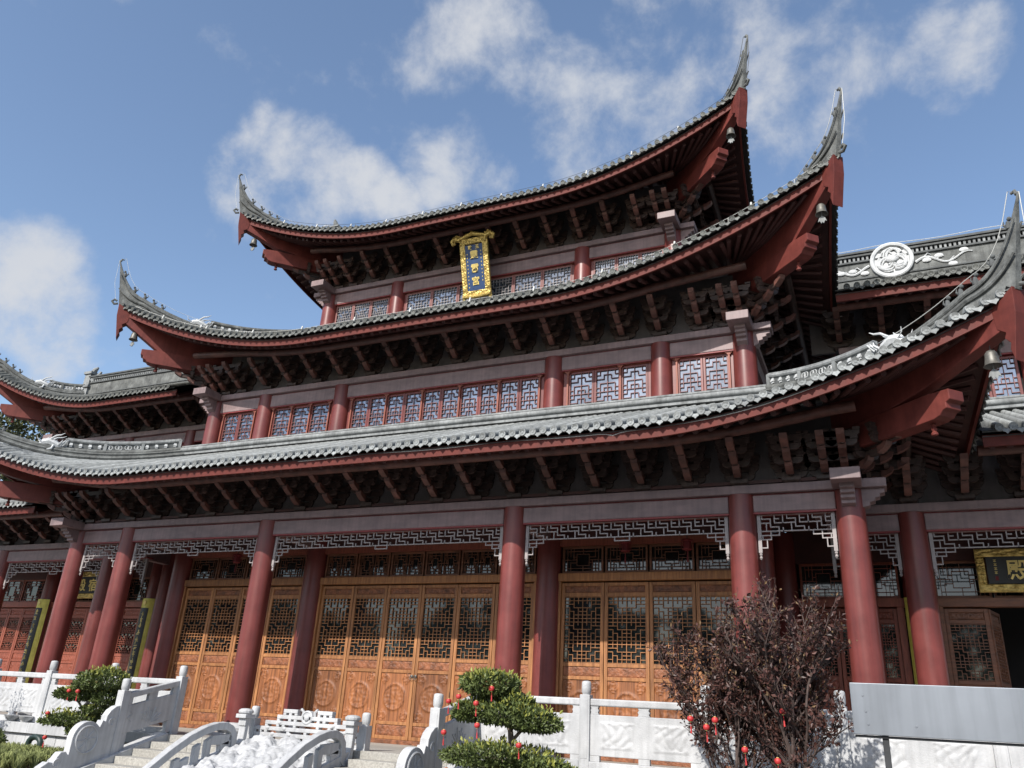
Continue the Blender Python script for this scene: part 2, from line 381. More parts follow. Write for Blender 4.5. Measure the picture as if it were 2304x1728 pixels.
def make_roof(hall, name, rf, a, y0, depth, row_len=None, label=None, ridge=True, hips=True, fan=True, rafters=True, figs=5, balus=True, sides=True, side_len=9.0, drag=None, back=False, dark=False):
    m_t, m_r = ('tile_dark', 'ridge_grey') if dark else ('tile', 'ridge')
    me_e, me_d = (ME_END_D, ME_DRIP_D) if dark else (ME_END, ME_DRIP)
    T = rf.front(); sgs = (1, -1) if rf.x0 is None else (rf.sg,)
    xa = -rf.Xc if rf.x0 is None else rf.x0
    XS = lin(xa, rf.Xc, 120 if rf.x0 is None else 56)
    sx0 = rf.Xc - side_len
    SX = lin(sx0, rf.Xc, 40)
    base = MB()
    def deck(T_, X):
        sheet(base, rf, T_, X, -.012)
        for i in range(len(X) - 1):
            q = []
            for x in (X[i], X[i + 1]):
                y = rf.ye(x); z = rf.z(x, y); q += [(x, y + .015, z - .012), (x, y + .03, z - .034), (x, y + .15, rf.z(x, y + .15) - .04)]
            base.add([T_(*p) for p in q], [(0, 3, 4, 1), (1, 4, 5, 2)])
    deck(T, XS)
    if sides:
        for g in sgs: deck(rf.side(g), SX)
    if back:
        base.grid(30, 3, lambda u, v: T(xa + (rf.Xc * .9 - xa) * u, rf.Yt + 3.2 * v, rf.Zt - .02 - (rf.Zt - rf.Ze) * v * .9))
    roof = base.build(name, 'pan', hall, smooth=True)
    if label: roof['label'] = label
    sf = MB(); sheet(sf, rf, T, XS, -.165, .16)
    if sides:
        for g in sgs: sheet(sf, rf, rf.side(g), SX, -.165, .16)
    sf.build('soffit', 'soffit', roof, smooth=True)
    # front tile rows, end discs, drip tiles
    n0 = int(math.ceil(xa / TS - .5)); n1 = int(rf.Xc / TS - .5)
    for i in range(n0, n1 + 1):
        x = (i + .5) * TS
        if x < xa + .05 or x > rf.Xc - .05: continue
        mb = MB()
        if row_geo(mb, rf, x, T, ymax=row_len): mb.build('tile_row', m_t, roof, smooth=True)
        y = rf.ye(x); z = rf.z(x, y)
        place('end_tile', me_e, roof, loc=T(x, y - .01, z + .028 + random.uniform(-.004, .004)), rot=(random.uniform(-.1, .02), random.uniform(-3, 3), random.uniform(-.05, .05)))
        x2 = x + TS / 2
        if x2 < rf.Xc - .03:
            y = rf.ye(x2); z = rf.z(x2, y)
            place('drip_tile', me_d, roof, loc=T(x2, y + .005, z - .006), rot=(random.uniform(-.05, .05), (1 if x2 > 0 else -1) * T(1, 0, 0)[0] * -.25 * rf.sv(x2), 0))
    # side rows joined
    if sides:
        for g in sgs:
            mb = MB(); TT = rf.side(g); k = 0; e = ME_END
            ev = [v.co.copy() for v in e.vertices]; ef = [tuple(p.vertices) for p in e.polygons]
            dv = [v.co.copy() for v in ME_DRIP.vertices]; df = [tuple(p.vertices) for p in ME_DRIP.polygons]
            x = rf.Xc - TS * .5
            while x > sx0:
                row_geo(mb, rf, x, TT, ymax=row_len, n=4)
                y = rf.ye(x); c = TT(x, y - .01, rf.z(x, y) + .028)
                mb.add([(c[0] - g * v.y, c[1] + v.x, c[2] + v.z) for v in ev], ef)
                x2 = x - TS / 2; y = rf.ye(x2); c = TT(x2, y + .005, rf.z(x2, y) - .006)
                mb.add([(c[0] - g * v.y, c[1] + v.x, c[2] + v.z) for v in dv], df)
                x -= TS
            o = mb.build('side_tiles', m_t, roof, smooth=True); o['kind'] = 'stuff'
    # fascia
    def strip(T_, X, dy, zlo, zhi, th, mname, nm):
        mb = MB(); o = 0
        for x in X:
            y = rf.ye(x) + dy; z = rf.z(x, rf.ye(x))
            mb.v += [T_(x, y, z + zlo), T_(x, y, z + zhi), T_(x, y + th, z + zhi), T_(x, y + th, z + zlo)]
        for i in range(len(X) - 1):
            for k in range(4): mb.f.append((i * 4 + k, i * 4 + (k + 1) % 4, i * 4 + 4 + (k + 1) % 4, i * 4 + 4 + k))
        return mb.build(nm, mname, roof, smooth=True)
    strip(T, XS, .125, -.245, -.05, .05, 'fascia_red', 'fascia_board')
    strip(T, XS, .112, -.085, -.068, .012, 'cable_dark', 'fascia_trim')
    if sides:
        for g in sgs: strip(rf.side(g), SX, .125, -.245, -.05, .05, 'fascia_red', 'fascia_board')
    # rafters
    if rafters:
        def raf(T_, p, q, objs=True):
            P = []
            for t in (0, .35, .7, 1.0):
                x = p[0] + (q[0] - p[0]) * t; y = p[1] + (q[1] - p[1]) * t
                P.append(T_(x, y, rf.z(x, max(y, rf.ye(x))) - .33 + .12 * t))
            return P
        x = (-a + .1 if rf.x0 is None else rf.x0 + .15)
        while x < a - .05:
            mb = MB(); mb.tube(raf(T, (x, rf.ye(x) + .33), (x, y0 + .1)), .052, 8); mb.build('rafter', 'soffit', roof, smooth=True); x += .262
        if fan:
            for g in sgs:
                TF = (lambda x, y, z, g=g: (g * x, y, z)) if rf.x0 is None else T
                xe = a + .05; ox = a - .25
                while xe < rf.Xc - .25:
                    mb = MB(); mb.tube(raf(TF, (xe, rf.ye(xe) + .33), (ox + (xe - a) * .33, y0 - (xe - a) * .3)), .05, 8); mb.build('rafter', 'soffit', roof, smooth=True); xe += .235
                if sides:
                    mb = MB(); xe = sx0
                    while xe < rf.Xc - .2:
                        if xe < a: mb.tube(raf(rf.side(g), (xe, rf.ye(xe) + .33), (xe, y0 + .1)), .05, 6)
                        else: mb.tube(raf(rf.side(g), (xe, rf.ye(xe) + .33), (ox + (xe - a) * .33, y0 - (xe - a) * .3)), .05, 6)
                        xe += .25
                    o = mb.build('side_rafters', 'soffit', roof, smooth=True); o['kind'] = 'stuff'
    # eave purlin
    yp = y0 - 1.04
    mb = MB(); pts = [T(x, yp, rf.z(x, yp) - .47 if abs(x) < rf.Xs else min(rf.z(x, yp) - .47, rf.z(rf.Xs, yp) - .47 + .6 * rf.sv(x))) for x in lin(-a - .28 if rf.x0 is None else rf.x0, a + .28, 40)]
    mb.tube(pts, .095, 10); mb.build('eave_purlin', 'bracket_arm', roof, smooth=True)
    if sides:
        for g in sgs:
            mb = MB(); TT = rf.side(g); mb.tube([TT(x, yp, min(rf.z(x, yp) - .47, rf.z(rf.Xs, yp) - .47 + .6 * rf.sv(x))) for x in lin(sx0, a + .28, 20)], .095, 8); mb.build('eave_purlin', 'timber', roof, smooth=True)
    # wall ridge
    if ridge:
        xe = rf.Xt + .05; xb = -xe if rf.x0 is None else rf.x0
        P = lambda z, dy=0: [T(x, rf.Yt + dy, rf.Zt + z) for x in lin(xb, xe, 24)]
        mb = MB()
        def slab(y1, y2, z1, z2): mb.add([T(xb, y1, z1), T(xe, y1, z1), T(xe, y2, z1), T(xb, y2, z1), T(xb, y1, z2), T(xe, y1, z2), T(xe, y2, z2), T(xb, y2, z2)],
                                         [(3, 2, 1, 0), (4, 5, 6, 7), (0, 1, 5, 4), (1, 2, 6, 5), (2, 3, 7, 6), (3, 0, 4, 7)])
        slab(rf.Yt - .08, rf.Yt + .25, rf.Zt + .115, rf.Zt + .185)
        slab(rf.Yt - .03, rf.Yt + .25, rf.Zt + .185, rf.Zt + .33)
        slab(rf.Yt - .09, rf.Yt + .25, rf.Zt + .33, rf.Zt + .37)
        mb.tube(P(.253, -.075), .068, 14)
        mb.build('wall_ridge', m_r, roof, smooth=True)
        mb = MB(); slab(rf.Yt + .05, rf.Yt + .24, rf.Zt - .2, rf.Zt + .4); mb.build('notch_shade_board', 'ridge_dark', roof)  # board coloured dark to stand in for the shade inside the notches
    # hips with upswept horn
    if hips:
        for g in sgs:
            H = lambda t, up=0, out=0: (g * (rf.Xt + (rf.Xc - rf.Xt) * t + out), rf.Yt + (rf.Yc - rf.Yt) * t - out, rf.z(rf.Xt + (rf.Xc - rf.Xt) * t, rf.Yt + (rf.Yc - rf.Yt) * t) + up)
            dx = Vector((g * 1, 1, 0)).normalized()   # across the hip
            LH = (rf.Xc - rf.Xt) * SQ2; KK = lambda t: max(0, 1 - (1 - t) * LH / .95)
            hr = lambda t: .31 + 1.04 * KK(t) ** 3.4
            lean = lambda t: .19 * KK(t) ** 2.2
            ts = lin(0, 1 - 1.1 / LH, 14) + lin(1 - 1.1 / LH, 1, 20)[1:]; mb = MB(); sec = []
            for t in ts:
                b = Vector(H(t, -.05)); k = KK(t); wb = .11 - .045 * k; wt = .085 - .062 * k ** .8
                tp = Vector(H(t, hr(t) - .03, lean(t))); md = Vector(H(t, .12 + .25 * (hr(t) - .31), lean(t) * .3))
                sec += [tuple(b - dx * wb), tuple(md - dx * wb * .82), tuple(tp - dx * wt), tuple(tp + dx * wt), tuple(md + dx * wb * .82), tuple(b + dx * wb)]
            mb.v += sec
            for i in range(len(ts) - 1):
                for k in range(6): mb.f.append((i * 6 + k, i * 6 + (k + 1) % 6, i * 6 + 6 + (k + 1) % 6, i * 6 + 6 + k))
            mb.f.append(tuple(range(6))); mb.f.append(tuple(len(mb.v) - 6 + k for k in range(6)))
            n_ = len(ts)
            mb.tube([H(t, hr(t), lean(t)) for t in ts] + [H(1, hr(1) + .10, lean(1) + .015)], [.070 - .046 * KK(t) ** .8 for t in ts] + [.020], 10)
            for sgn in (-1, 1):
                mb.tube([tuple(Vector(H(t, .12 + .35 * (hr(t) - .31), lean(t) * .4)) + dx * sgn * .095) for t in ts], [.048 - .026 * KK(t) for t in ts], 6)
                mb.tube([tuple(Vector(H(t, .24 + .75 * (hr(t) - .31), lean(t) * .75)) + dx * sgn * .082) for t in ts], [.030 - .015 * KK(t) for t in ts], 6)
            # scroll at the corner and curled tip
            mb.tube([H(1, .02, .03), H(1, -.02, .10), H(1, .06, .15), H(1, .13, .11), H(1, .10, .06)], .035, 8)
            mb.tube([H(1, hr(1) + .08, lean(1)), H(1, hr(1) + .15, lean(1) - .015), H(1, hr(1) + .14, lean(1) - .06)], [.03, .03, .02], 8)
            mb.build('hip_ridge', 'ridge_grey', roof, smooth=True)
            for k in range(figs):
                t = 1 - (.14 + .26 * k) / LH; c = H(t, hr(t) + .04, lean(t)); f = MB()
                f.lathe(c[0], c[1], [(.045, c[2]), (.05, c[2] + .05), (.03, c[2] + .11), (.026, c[2] + .13)], 8)
                f.blob((c[0] + g * .02, c[1] - .02, c[2] + .16), .036, .036, .036, 7, 5)
                f.tube([(c[0] - g * .02, c[1] + .02, c[2] + .05), (c[0] - g * .055, c[1] + .055, c[2] + .10), (c[0] - g * .045, c[1] + .045, c[2] + .16)], [.022, .016, .006], 6)
                f.build('ridge_figure', 'ridge_dark', roof, smooth=True)
            td = drag if drag else .42
            c = H(td, .30); dragon(roof, c, g)
            if balus:
                tA, tB = .03, td - .05; mb = MB(); tt = lin(tA, tB, 16)
                for up, r in ((.34, .035), (.58, .045), (.62, .03)): mb.tube([H(t, up) for t in tt], r, 8)
                for t in (tA, tA + (tB - tA) * .33, tA + (tB - tA) * .66, tB): mb.bar(H(t, .30), H(t, .62), .08, .08, up=(g, -1, 0))
                mb.build('hip_railing', m_r, roof, smooth=True)
                mb = MB(); o = len(mb.v)
                for t in tt: mb.v += [H(t, .34), H(t, .58)]
                for i in range(len(tt) - 1): mb.f.append((2 * i, 2 * i + 2, 2 * i + 3, 2 * i + 1))
                mb.build('railing_backing', 'ridge_dark', roof)
                fl = MB()
                for k in range(12):
                    t = tA + (tB - tA) * (k + .5) / 12; c = Vector(H(t, .46)); e = Vector((g, -1, 0)).normalized() * .045; u = Vector((0, 0, .055)); off = Vector((-g * .0, 0, 0)) - dx * .02
                    if 4 <= k <= 7:
                        for q in range(2):
                            cc_ = c + e * (q - .5) * 1.6
                            fl.tube([tuple(cc_ + Vector((g, -1, 0)).normalized() * .05 * math.cos(b_) + Vector((0, 0, .06 * math.sin(b_)))) for b_ in lin(0, 2 * math.pi, 10)], .01, 5)
                    else:
                        fl.bar(tuple(c - e), tuple(c + e), .07, .035); fl.bar(tuple(c - u), tuple(c + u), .07, .035, up=(g, 1, 0))
                fl.build('railing_ornament', 'plaster', roof)
    return roof

def dragon(roof, c, g):
    """white dragon-head finial facing outwards along the hip"""
    o = MB(); d = Vector((g, -1, 0)).normalized(); s_ = Vector((g, 1, 0)).normalized(); C = Vector(c)
    P = lambda a, u, v=0: tuple(C + d * a + Vector((0, 0, u)) + s_ * v)
    o.tube([P(-.22, .02), P(-.05, .10), P(.12, .16), P(.26, .13), P(.36, .05)], [.05, .10, .115, .095, .05], 8)
    o.tube([P(.22, .05), P(.34, -.01), P(.40, .01)], [.06, .045, .02], 6)
    for v in (-.07, .07):
        o.tube([P(.10, .22, v), P(-.02, .33, v * 1.6), P(-.14, .36, v * 2), P(-.22, .42, v * 2.2)], [.03, .022, .016, .006], 6)
        o.tube([P(.30, .12, v), P(.42, .18, v * 1.5), P(.44, .26, v * 1.8)], [.016, .012, .005], 5)
        o.tube([P(.0, .06, v), P(.02, -.06, v * 1.9), P(.12, -.10, v * 2.2)], [.035, .03, .015], 6)
        for k in range(3): o.tube([P(-.1 - .06 * k, .08, v), P(-.18 - .07 * k, .16 + .03 * k, v * 1.8), P(-.2 - .08 * k, .24, v * 1.6)], [.03, .02, .004], 5)
    for k in range(5): o.tube([P(.2 - .1 * k, .22 - .03 * k), P(.15 - .1 * k, .30 - .03 * k)], [.025, .005], 5)
    return o.build('dragon_finial', 'plaster', roof, smooth=True)

def corner_beams(hall, rf, a, y0, g, lb=0.0, bell_label=None):
    """stacked corner timbers in the hip plane, with hook board, pendant and bell"""
    dc = (rf.Xc - a) * SQ2
    W = lambda d, z, t: (g * (a + d / SQ2 + t / SQ2), y0 - d / SQ2 + t / SQ2, z)
    def un(d):
        x = a + d / SQ2; y = y0 - d / SQ2; return rf.z(x, y)
    Zc = un(dc)
    top = [(d, un(d) - .17) for d in lin(dc - .10, -.3, 14)]
    poly = [(dc - .06, Zc - .28), (dc - .32, Zc - .62), (2.0, rf.Ze + .42 + lb * .3), (1.2, rf.Ze + .30 + lb * .3), (-.3, rf.Ze + .25 + lb)]
    full = top + poly[::-1]
    o = MB(); o.prism(full, W, -.115, .115); cb = o.build('corner_beam', 'corner_red', hall, bevel=.012)
    zb = rf.Ze - .03 + lb
    poly = [(-.3, zb + .0), (2.10, zb), (2.22, zb + .03), (2.28, zb + .09), (2.36, zb + .11), (2.36, zb + .20), (2.44, zb + .23), (2.44, zb + .40), (2.0, zb + .44), (-.3, zb + .44)]
    o = MB(); o.prism(poly, W, -.15, .15); o.build('corner_beam', 'corner_red', hall, bevel=.012)
    Zh = Zc - .02
    hk = [(dc - .01, Zh), (dc - .03, Zh - .4), (dc - .17, Zh - 1.12), (dc - .215, Zh - .93), (dc - .19, Zh - .84), (dc - .27, Zh - .74), (dc - .235, Zh - .66), (dc - .36, Zh - .56), (dc - .40, Zh - .22)]
    o = MB(); o.prism(hk, W, -.125, .125); o.build('hook_board', 'fascia_red', cb, bevel=.008)
    c = W(1.95, zb, 0); o = MB()
    o.lathe(c[0], c[1], [(.035, zb - .001), (.04, zb - .03), (.022, zb - .05), (.05, zb - .09), (.03, zb - .13), (.055, zb - .16), (.05, zb - .19)], 10)
    o.build('pendant', 'corner_red', cb, smooth=True)
    if bell_label:
        d = dc - .62; c = W(d, 0, 0); zt = un(d) - .78
        t = thing('wind_bell', bell_label, 'bell', (c[0], c[1], zt - .5), 'bronze bells under the eave corners')
        o = MB(); o.tube([(c[0], c[1], zt + .30), (c[0], c[1], zt)], .006, 5); o.build('hanger', 'cable_dark', t)
        o = MB(); o.lathe(c[0], c[1], [(.02, zt + .02), (.06, zt), (.085, zt - .04), (.095, zt - .13), (.105, zt - .20), (.13, zt - .235), (.12, zt - .235), (.09, zt - .20), (.05, zt - .05)], 16); o.build('bell_body', 'bronze', t, smooth=True)
        o = MB(); o.tube([(c[0], c[1], zt - .1), (c[0], c[1], zt - .30)], .007, 5)
        cl = [(-.02, 0), (-.06, -.04), (-.085, -.12), (-.05, -.10), (-.025, -.16), (0, -.13), (.025, -.16), (.05, -.10), (.085, -.12), (.06, -.04), (.02, 0)]
        o.prism([(p, zt - .29 + q) for p, q in cl], lambda A, B, t_: (c[0] + A, c[1] + t_, B), -.01, .01); o.build('clapper', 'ridge', t)

def column(hall, x, y, z0, z1, r=.25, plinth=False, name='column'):
    o = MB(); o.lathe(x, y, [(r, z0), (r, z0 + (z1 - z0) * .35), (r * .985, z0 + (z1 - z0) * .7), (r * .955, z1)], 40)
    c = o.build(name, 'column_red', hall, smooth=True)
    if plinth:
        p = MB(); p.box(x - .40, x + .40, y - .40, y + .40, FL + .001, FL + .05); p.lathe(x, y, [(.34, FL + .05), (.40, FL + .10), (.41, FL + .16), (.37, FL + .22), (.30, FL + .26)], 28)
        p.build('plinth', 'marble', c, smooth=True)
    return c

# -------------------------------------------------------------- lattices
def seg_lattice(mb, segs, ox, oz, ux, uz, y, t, dy, flip=False, W=0):
    for kind, c, a, b in segs:
        if kind == 'h':
            x0, x1 = ox + a * ux, ox + b * ux; z = oz + c * uz; mb.box(x0 - t / 2, x1 + t / 2, y, y + dy, z - t / 2, z + t / 2)
        else:
            x = ox + c * ux; z0, z1 = oz + a * uz, oz + b * uz; mb.box(x - t / 2, x + t / 2, y + .0015, y + dy - .0015, z0 + t / 2, z1 - t / 2) if abs(z1 - z0) > t else None
def mirror_segs(segs, n):
    o = list(segs)
    for k, c, a, b in segs: o.append((k, c, n - b, n - a) if k == 'h' else (k, n - c, a, b))
    return list(dict.fromkeys(o))
BLK = [('h', 0, 0, 4), ('h', 1, 0, 1), ('h', 1, 2, 4), ('v', 1, 0, 1), ('v', 2, 0, 2), ('h', 2, 1, 2), ('v', 1, 1, 3), ('h', 3, 0, 1), ('h', 3, 2, 4), ('v', 3, 1, 3),
       ('h', 2, 3, 4), ('v', 2, 3, 5), ('h', 4, 0, 2), ('h', 5, 0, 4), ('v', 3, 4, 5), ('v', 3, 0, 1), ('v', 4, 0, 6), ('v', 1, 4, 6), ('v', 3, 5, 6), ('v', 2, 5, 6)]
BLK3 = [('h', 0, 0, 3), ('v', 3, 0, 5), ('h', 1, 0, 1), ('v', 1, 0, 2), ('h', 2, 1, 3), ('v', 2, 0, 1), ('h', 1, 2, 3), ('h', 3, 0, 2), ('v', 2, 3, 4), ('h', 4, 2, 3), ('v', 1, 4, 5), ('h', 4, 0, 1), ('v', 0, 0, 5)]
def lattice3(reps):
    s = []
    for r in range(reps): s += [(k, c + 5 * r, a, b) if k == 'h' else (k, c, a + 5 * r, b + 5 * r) for k, c, a, b in BLK3]
    s.append(('h', 5 * reps, 0, 3)); return mirror_segs(s, 6), 6, 5 * reps
def lattice_segs(reps):
    s = []
    for r in range(reps):
        s += [(k, c + 6 * r, a, b) if k == 'h' else (k, c, a + 6 * r, b + 6 * r) for k, c, a, b in BLK]
    s.append(('h', 6 * reps, 0, 4))
    return mirror_segs(s, 8), 8, 6 * reps

def relief_panel(w_, h_, kind=0, amp=.014, nu=22, nv=26):
    """carved board in local x,z, facing -y"""
    def f(u, v):
        x = (u - .5) * w_; z = (v - .5) * h_; d = 0.0; e = min(u, 1 - u) * w_; g = min(v, 1 - v) * h_
        r = math.hypot(x, z)
        if kind == 0:
            R0 = w_ * .34
            d += amp * math.exp(-((r - R0) / .020) ** 2)
            if r < R0 * .95: d += amp * .8 * (.5 + .5 * math.sin(23 * x / w_ + 3 * math.sin(17 * z / w_)) * math.cos(19 * z / w_ + 2 * math.sin(14 * x / w_)))
            cx = abs(abs(x) - w_ * .36); cz = abs(abs(z) - h_ * .38); q = math.hypot(cx, cz)
            if q < w_ * .13: d += amp * (.5 + .5 * math.sin(q * 150 + math.atan2(cz, cx + 1e-6) * 3))
        else:
            if e > .02 and g > .015: d += amp * (.5 + .5 * math.sin(34 * x / h_ * .3 + 2 * math.sin(21 * z / h_)) * math.cos(9 * z / h_ + math.sin(30 * x / w_)))
        if min(e, g) < .004: d = 0
        return (x, -d, z)
    return MB().grid(nu, nv, f)
LEAF = {}
def door_leaf(hall, x0, x1, y, wood='wood', zb=.02, zt=3.34, lat_mat=None, yaw=0.0, pane='glass', lat_top=None):
    wd = x1 - x0 - .012; key = (round(wd, 2), wood, round(zb, 2), round(zt, 2))
    if key not in LEAF:
        w2 = wd / 2; sw = .075; H = zt - zb
        zs = [0, .075, .30, .37, 1.40, 1.47, 1.66, 1.73, H - .29, H - .21, H - .07, H]
        fr = MB()
        fr.box(-w2, -w2 + sw, -.03, .03, 0, H); fr.box(w2 - sw, w2, -.03, .03, 0, H)
        for a_, b_ in ((0, .075), (.30, .37), (1.40, 1.47), (1.66, 1.73), (H - .29, H - .21), (H - .07, H)):
            fr.box(-w2 + sw, w2 - sw, -.027, .027, a_, b_)
        me_f = shared(fr, 'door_leaf', wood)
        la = MB(); la_w = wd - 2 * sw; z0, z1 = 1.73, H - .29
        segs, nx, nz = lattice_segs(3); seg_lattice(la, segs, -la_w / 2 + .012, z0 + .012, (la_w - .024) / nx, (z1 - z0 - .024) / nz, -.016, .0135, .03)
        me_l = shared(la, 'lattice', wood)
        pn = MB(); pn.box(-la_w / 2, la_w / 2, .019, .024, z0, z1); me_p = shared(pn, 'pane', pane)
        pans = []
        for a_, b_, k in ((.37, 1.40, 0), (.075, .30, 1), (1.47, 1.66, 1), (H - .21, H - .07, 1)):
            rp = relief_panel(la_w, b_ - a_, k, (.026 if k == 0 else .02), 34 if k == 0 else 30, 46 if k == 0 else 8)
            rp.v = [(p[0], p[1] - .004, p[2] + (a_ + b_) / 2) for p in rp.v]
            me = shared(rp, 'carved_panel', ('wood_panel' if k == 0 else 'wood_carved') if wood == 'wood' else wood, True); pans.append(me)
        bk = MB(); bk.box(-la_w / 2, la_w / 2, .014, .026, .0, 1.70); bk.box(-la_w / 2, la_w / 2, .014, .026, H - .25, H - .02); pans.append(shared(bk, 'backing_board', 'wood_dark'))
        LEAF[key] = (me_f, me_l, me_p, pans)
    me_f, me_l, me_p, pans = LEAF[key]; loc = ((x0 + x1) / 2, y, zb); rot = (0, 0, yaw)
    if yaw:
        hw = wd / 2; loc = (x0 + hw * math.cos(yaw), y + hw * math.sin(yaw), zb)
    l = place('door_leaf', me_f, hall, bevel=.006, loc=loc, rot=rot)
    for nm, me in [('lattice', me_l), ('pane', me_p)] + [(m_.name.split('.')[0], m_) for m_ in pans]:
        c = bpy.data.objects.new(nm, me); COL.objects.link(c); c.parent = l
    return l
def transom(hall, x0, x1, z0, z1, y, wood='wood', two=True):
    f = MB(); t = .045
    f.box(x0, x1, y - .03, y + .03, z0, z0 + t); f.box(x0, x1, y - .03, y + .03, z1 - t, z1)
    f.box(x0, x0 + t, y - .028, y + .028, z0 + t, z1 - t); f.box(x1 - t, x1, y - .028, y + .028, z0 + t, z1 - t)
    o = f.build('transom_window', wood, hall, bevel=.005)
    la = MB(); cells = 2 if two else 1; W = (x1 - x0 - 2 * t) / cells; Hh = z1 - z0 - 2 * t
    for c in range(cells):
        ux, uz = W / 12, Hh / 8
        s = [('h', 1, 1, 11), ('h', 7, 1, 11), ('v', 1, 0, 8), ('v', 11, 0, 8), ('v', 4, 2, 6), ('v', 8, 2, 6), ('h', 2, 4, 8), ('h', 6, 4, 8), ('h', 4, 0, 4), ('h', 4, 8, 12), ('v', 6, 0, 2), ('v', 6, 6, 8),
             ('v', 2, 0, 3), ('v', 10, 5, 8), ('h', 3, 2, 4), ('h', 5, 8, 10), ('v', 3, 4, 8), ('v', 9, 0, 4), ('h', 0, 0, 12), ('h', 8, 0, 12), ('h', 3, 8, 9), ('h', 5, 3, 4), ('v', 2, 5, 8), ('v', 10, 0, 3)]
        seg_lattice(la, s, x0 + t + W * c, z0 + t, ux, uz, y - .012, .012, .024)
    la.build('lattice', wood, o)
    MB().box(x0 + t, x1 - t, y + .016, y + .02, z0 + t, z1 - t).build('pane', 'glass', o)
WIN = {}
def window_leaf(hall, x0, x1, z0, z1, y, reps, frame='column_red', lat='lattice_pink', pane='glass_sky'):
    wd = x1 - x0 - .008; key = (round(wd, 2), round(z1 - z0, 2), lat)
    if key not in WIN:
        w2 = wd / 2; t = .05; H = z1 - z0
        f = MB(); f.box(-w2, -w2 + t, -.03, .03, 0, H); f.box(w2 - t, w2, -.03, .03, 0, H); f.box(-w2 + t, w2 - t, -.027, .027, 0, t); f.box(-w2 + t, w2 - t, -.027, .027, H - t, H)
        la = MB(); segs, nx, nz = (lattice3 if lat == 'lattice_pink' else lattice_segs)(reps); seg_lattice(la, segs, -w2 + t, t, (wd - 2 * t) / nx, (H - 2 * t) / nz, -.022, .0115, .026)
        p = MB(); p.box(-w2 + t, w2 - t, .018, .022, t, H - t)
        WIN[key] = (shared(f, 'window_leaf', frame), shared(la, 'lattice', lat), shared(p, 'pane', pane))
    mf, ml, mp_ = WIN[key]
    o = place('window_leaf', mf, hall, bevel=.005, loc=((x0 + x1) / 2, y, z0))
    for nm, me in (('lattice', ml), ('pane', mp_)):
        c = bpy.data.objects.new(nm, me); COL.objects.link(c); c.parent = o
    return o

def hanging_lattice(hall, xa, xb, zt, y=0.0, m='lattice_grey'):
    """openwork frieze under the tie beam; deeper steps and small pendants against the columns"""
    n = max(12, 6 * int(round((xb - xa) / .074 / 6))); u = (xb - xa) / n; t = .0185; d = .035; uz = .074
    mb = MB(); S = [('h', 0, 0, n), ('v', 0, -8, 0), ('v', n, -8, 0)]
    U = [('v', 1, -1, 0), ('h', -1, 1, 3), ('v', 3, -3, -1), ('h', -3, 3, 5), ('v', 5, -4, -3), ('h', -2, 0, 3), ('v', 0, -2, 0), ('h', -4, 0, 6), ('v', 4, -2, 0), ('h', -2, 4, 6), ('v', 2, -4, -2), ('h', -1, 4, 5), ('v', 0, -4, -3)]
    for k in range(0, n, 6):
        for q, c, a_, b_ in U: S.append((q, c, a_ + k, b_ + k) if q == 'h' else (q, c + k, a_, b_))
    mid = n // 2
    if n > 30: S += [('v', mid - 2, -5, -4), ('v', mid + 2, -5, -4), ('h', -5, mid - 2, mid + 2)]
    for s0, sg_ in ((0, 1), (n, -1)):
        X = lambda q: s0 + sg_ * q
        def hh(c, a, b): S.append(('h', c, min(X(a), X(b)), max(X(a), X(b))))
        hh(-5, 0, 5); S.append(('v', X(5), -5, -4)); S.append(('v', X(3), -6, -4)); hh(-6, 0, 3); S.append(('v', X(2), -8, -6)); hh(-8, 0, 2); S.append(('v', X(1), -6, -5))
    S = list(dict.fromkeys(S))
    seg_lattice(mb, S, xa, zt, u, uz, y - d / 2, t, d)
    for xx, sg_ in ((xa, 1), (xb, -1)):
        mb.box(xx - .012 * sg_, xx + .05 * sg_, y - .03, y + .03, zt - .68, zt)
        mb.lathe(xx + .02 * sg_, y, [(.022, zt - .68), (.03, zt - .71), (.016, zt - .735), (.03, zt - .77), (.012, zt - .80)], 8)
    return mb.build('hanging_lattice', m, hall)

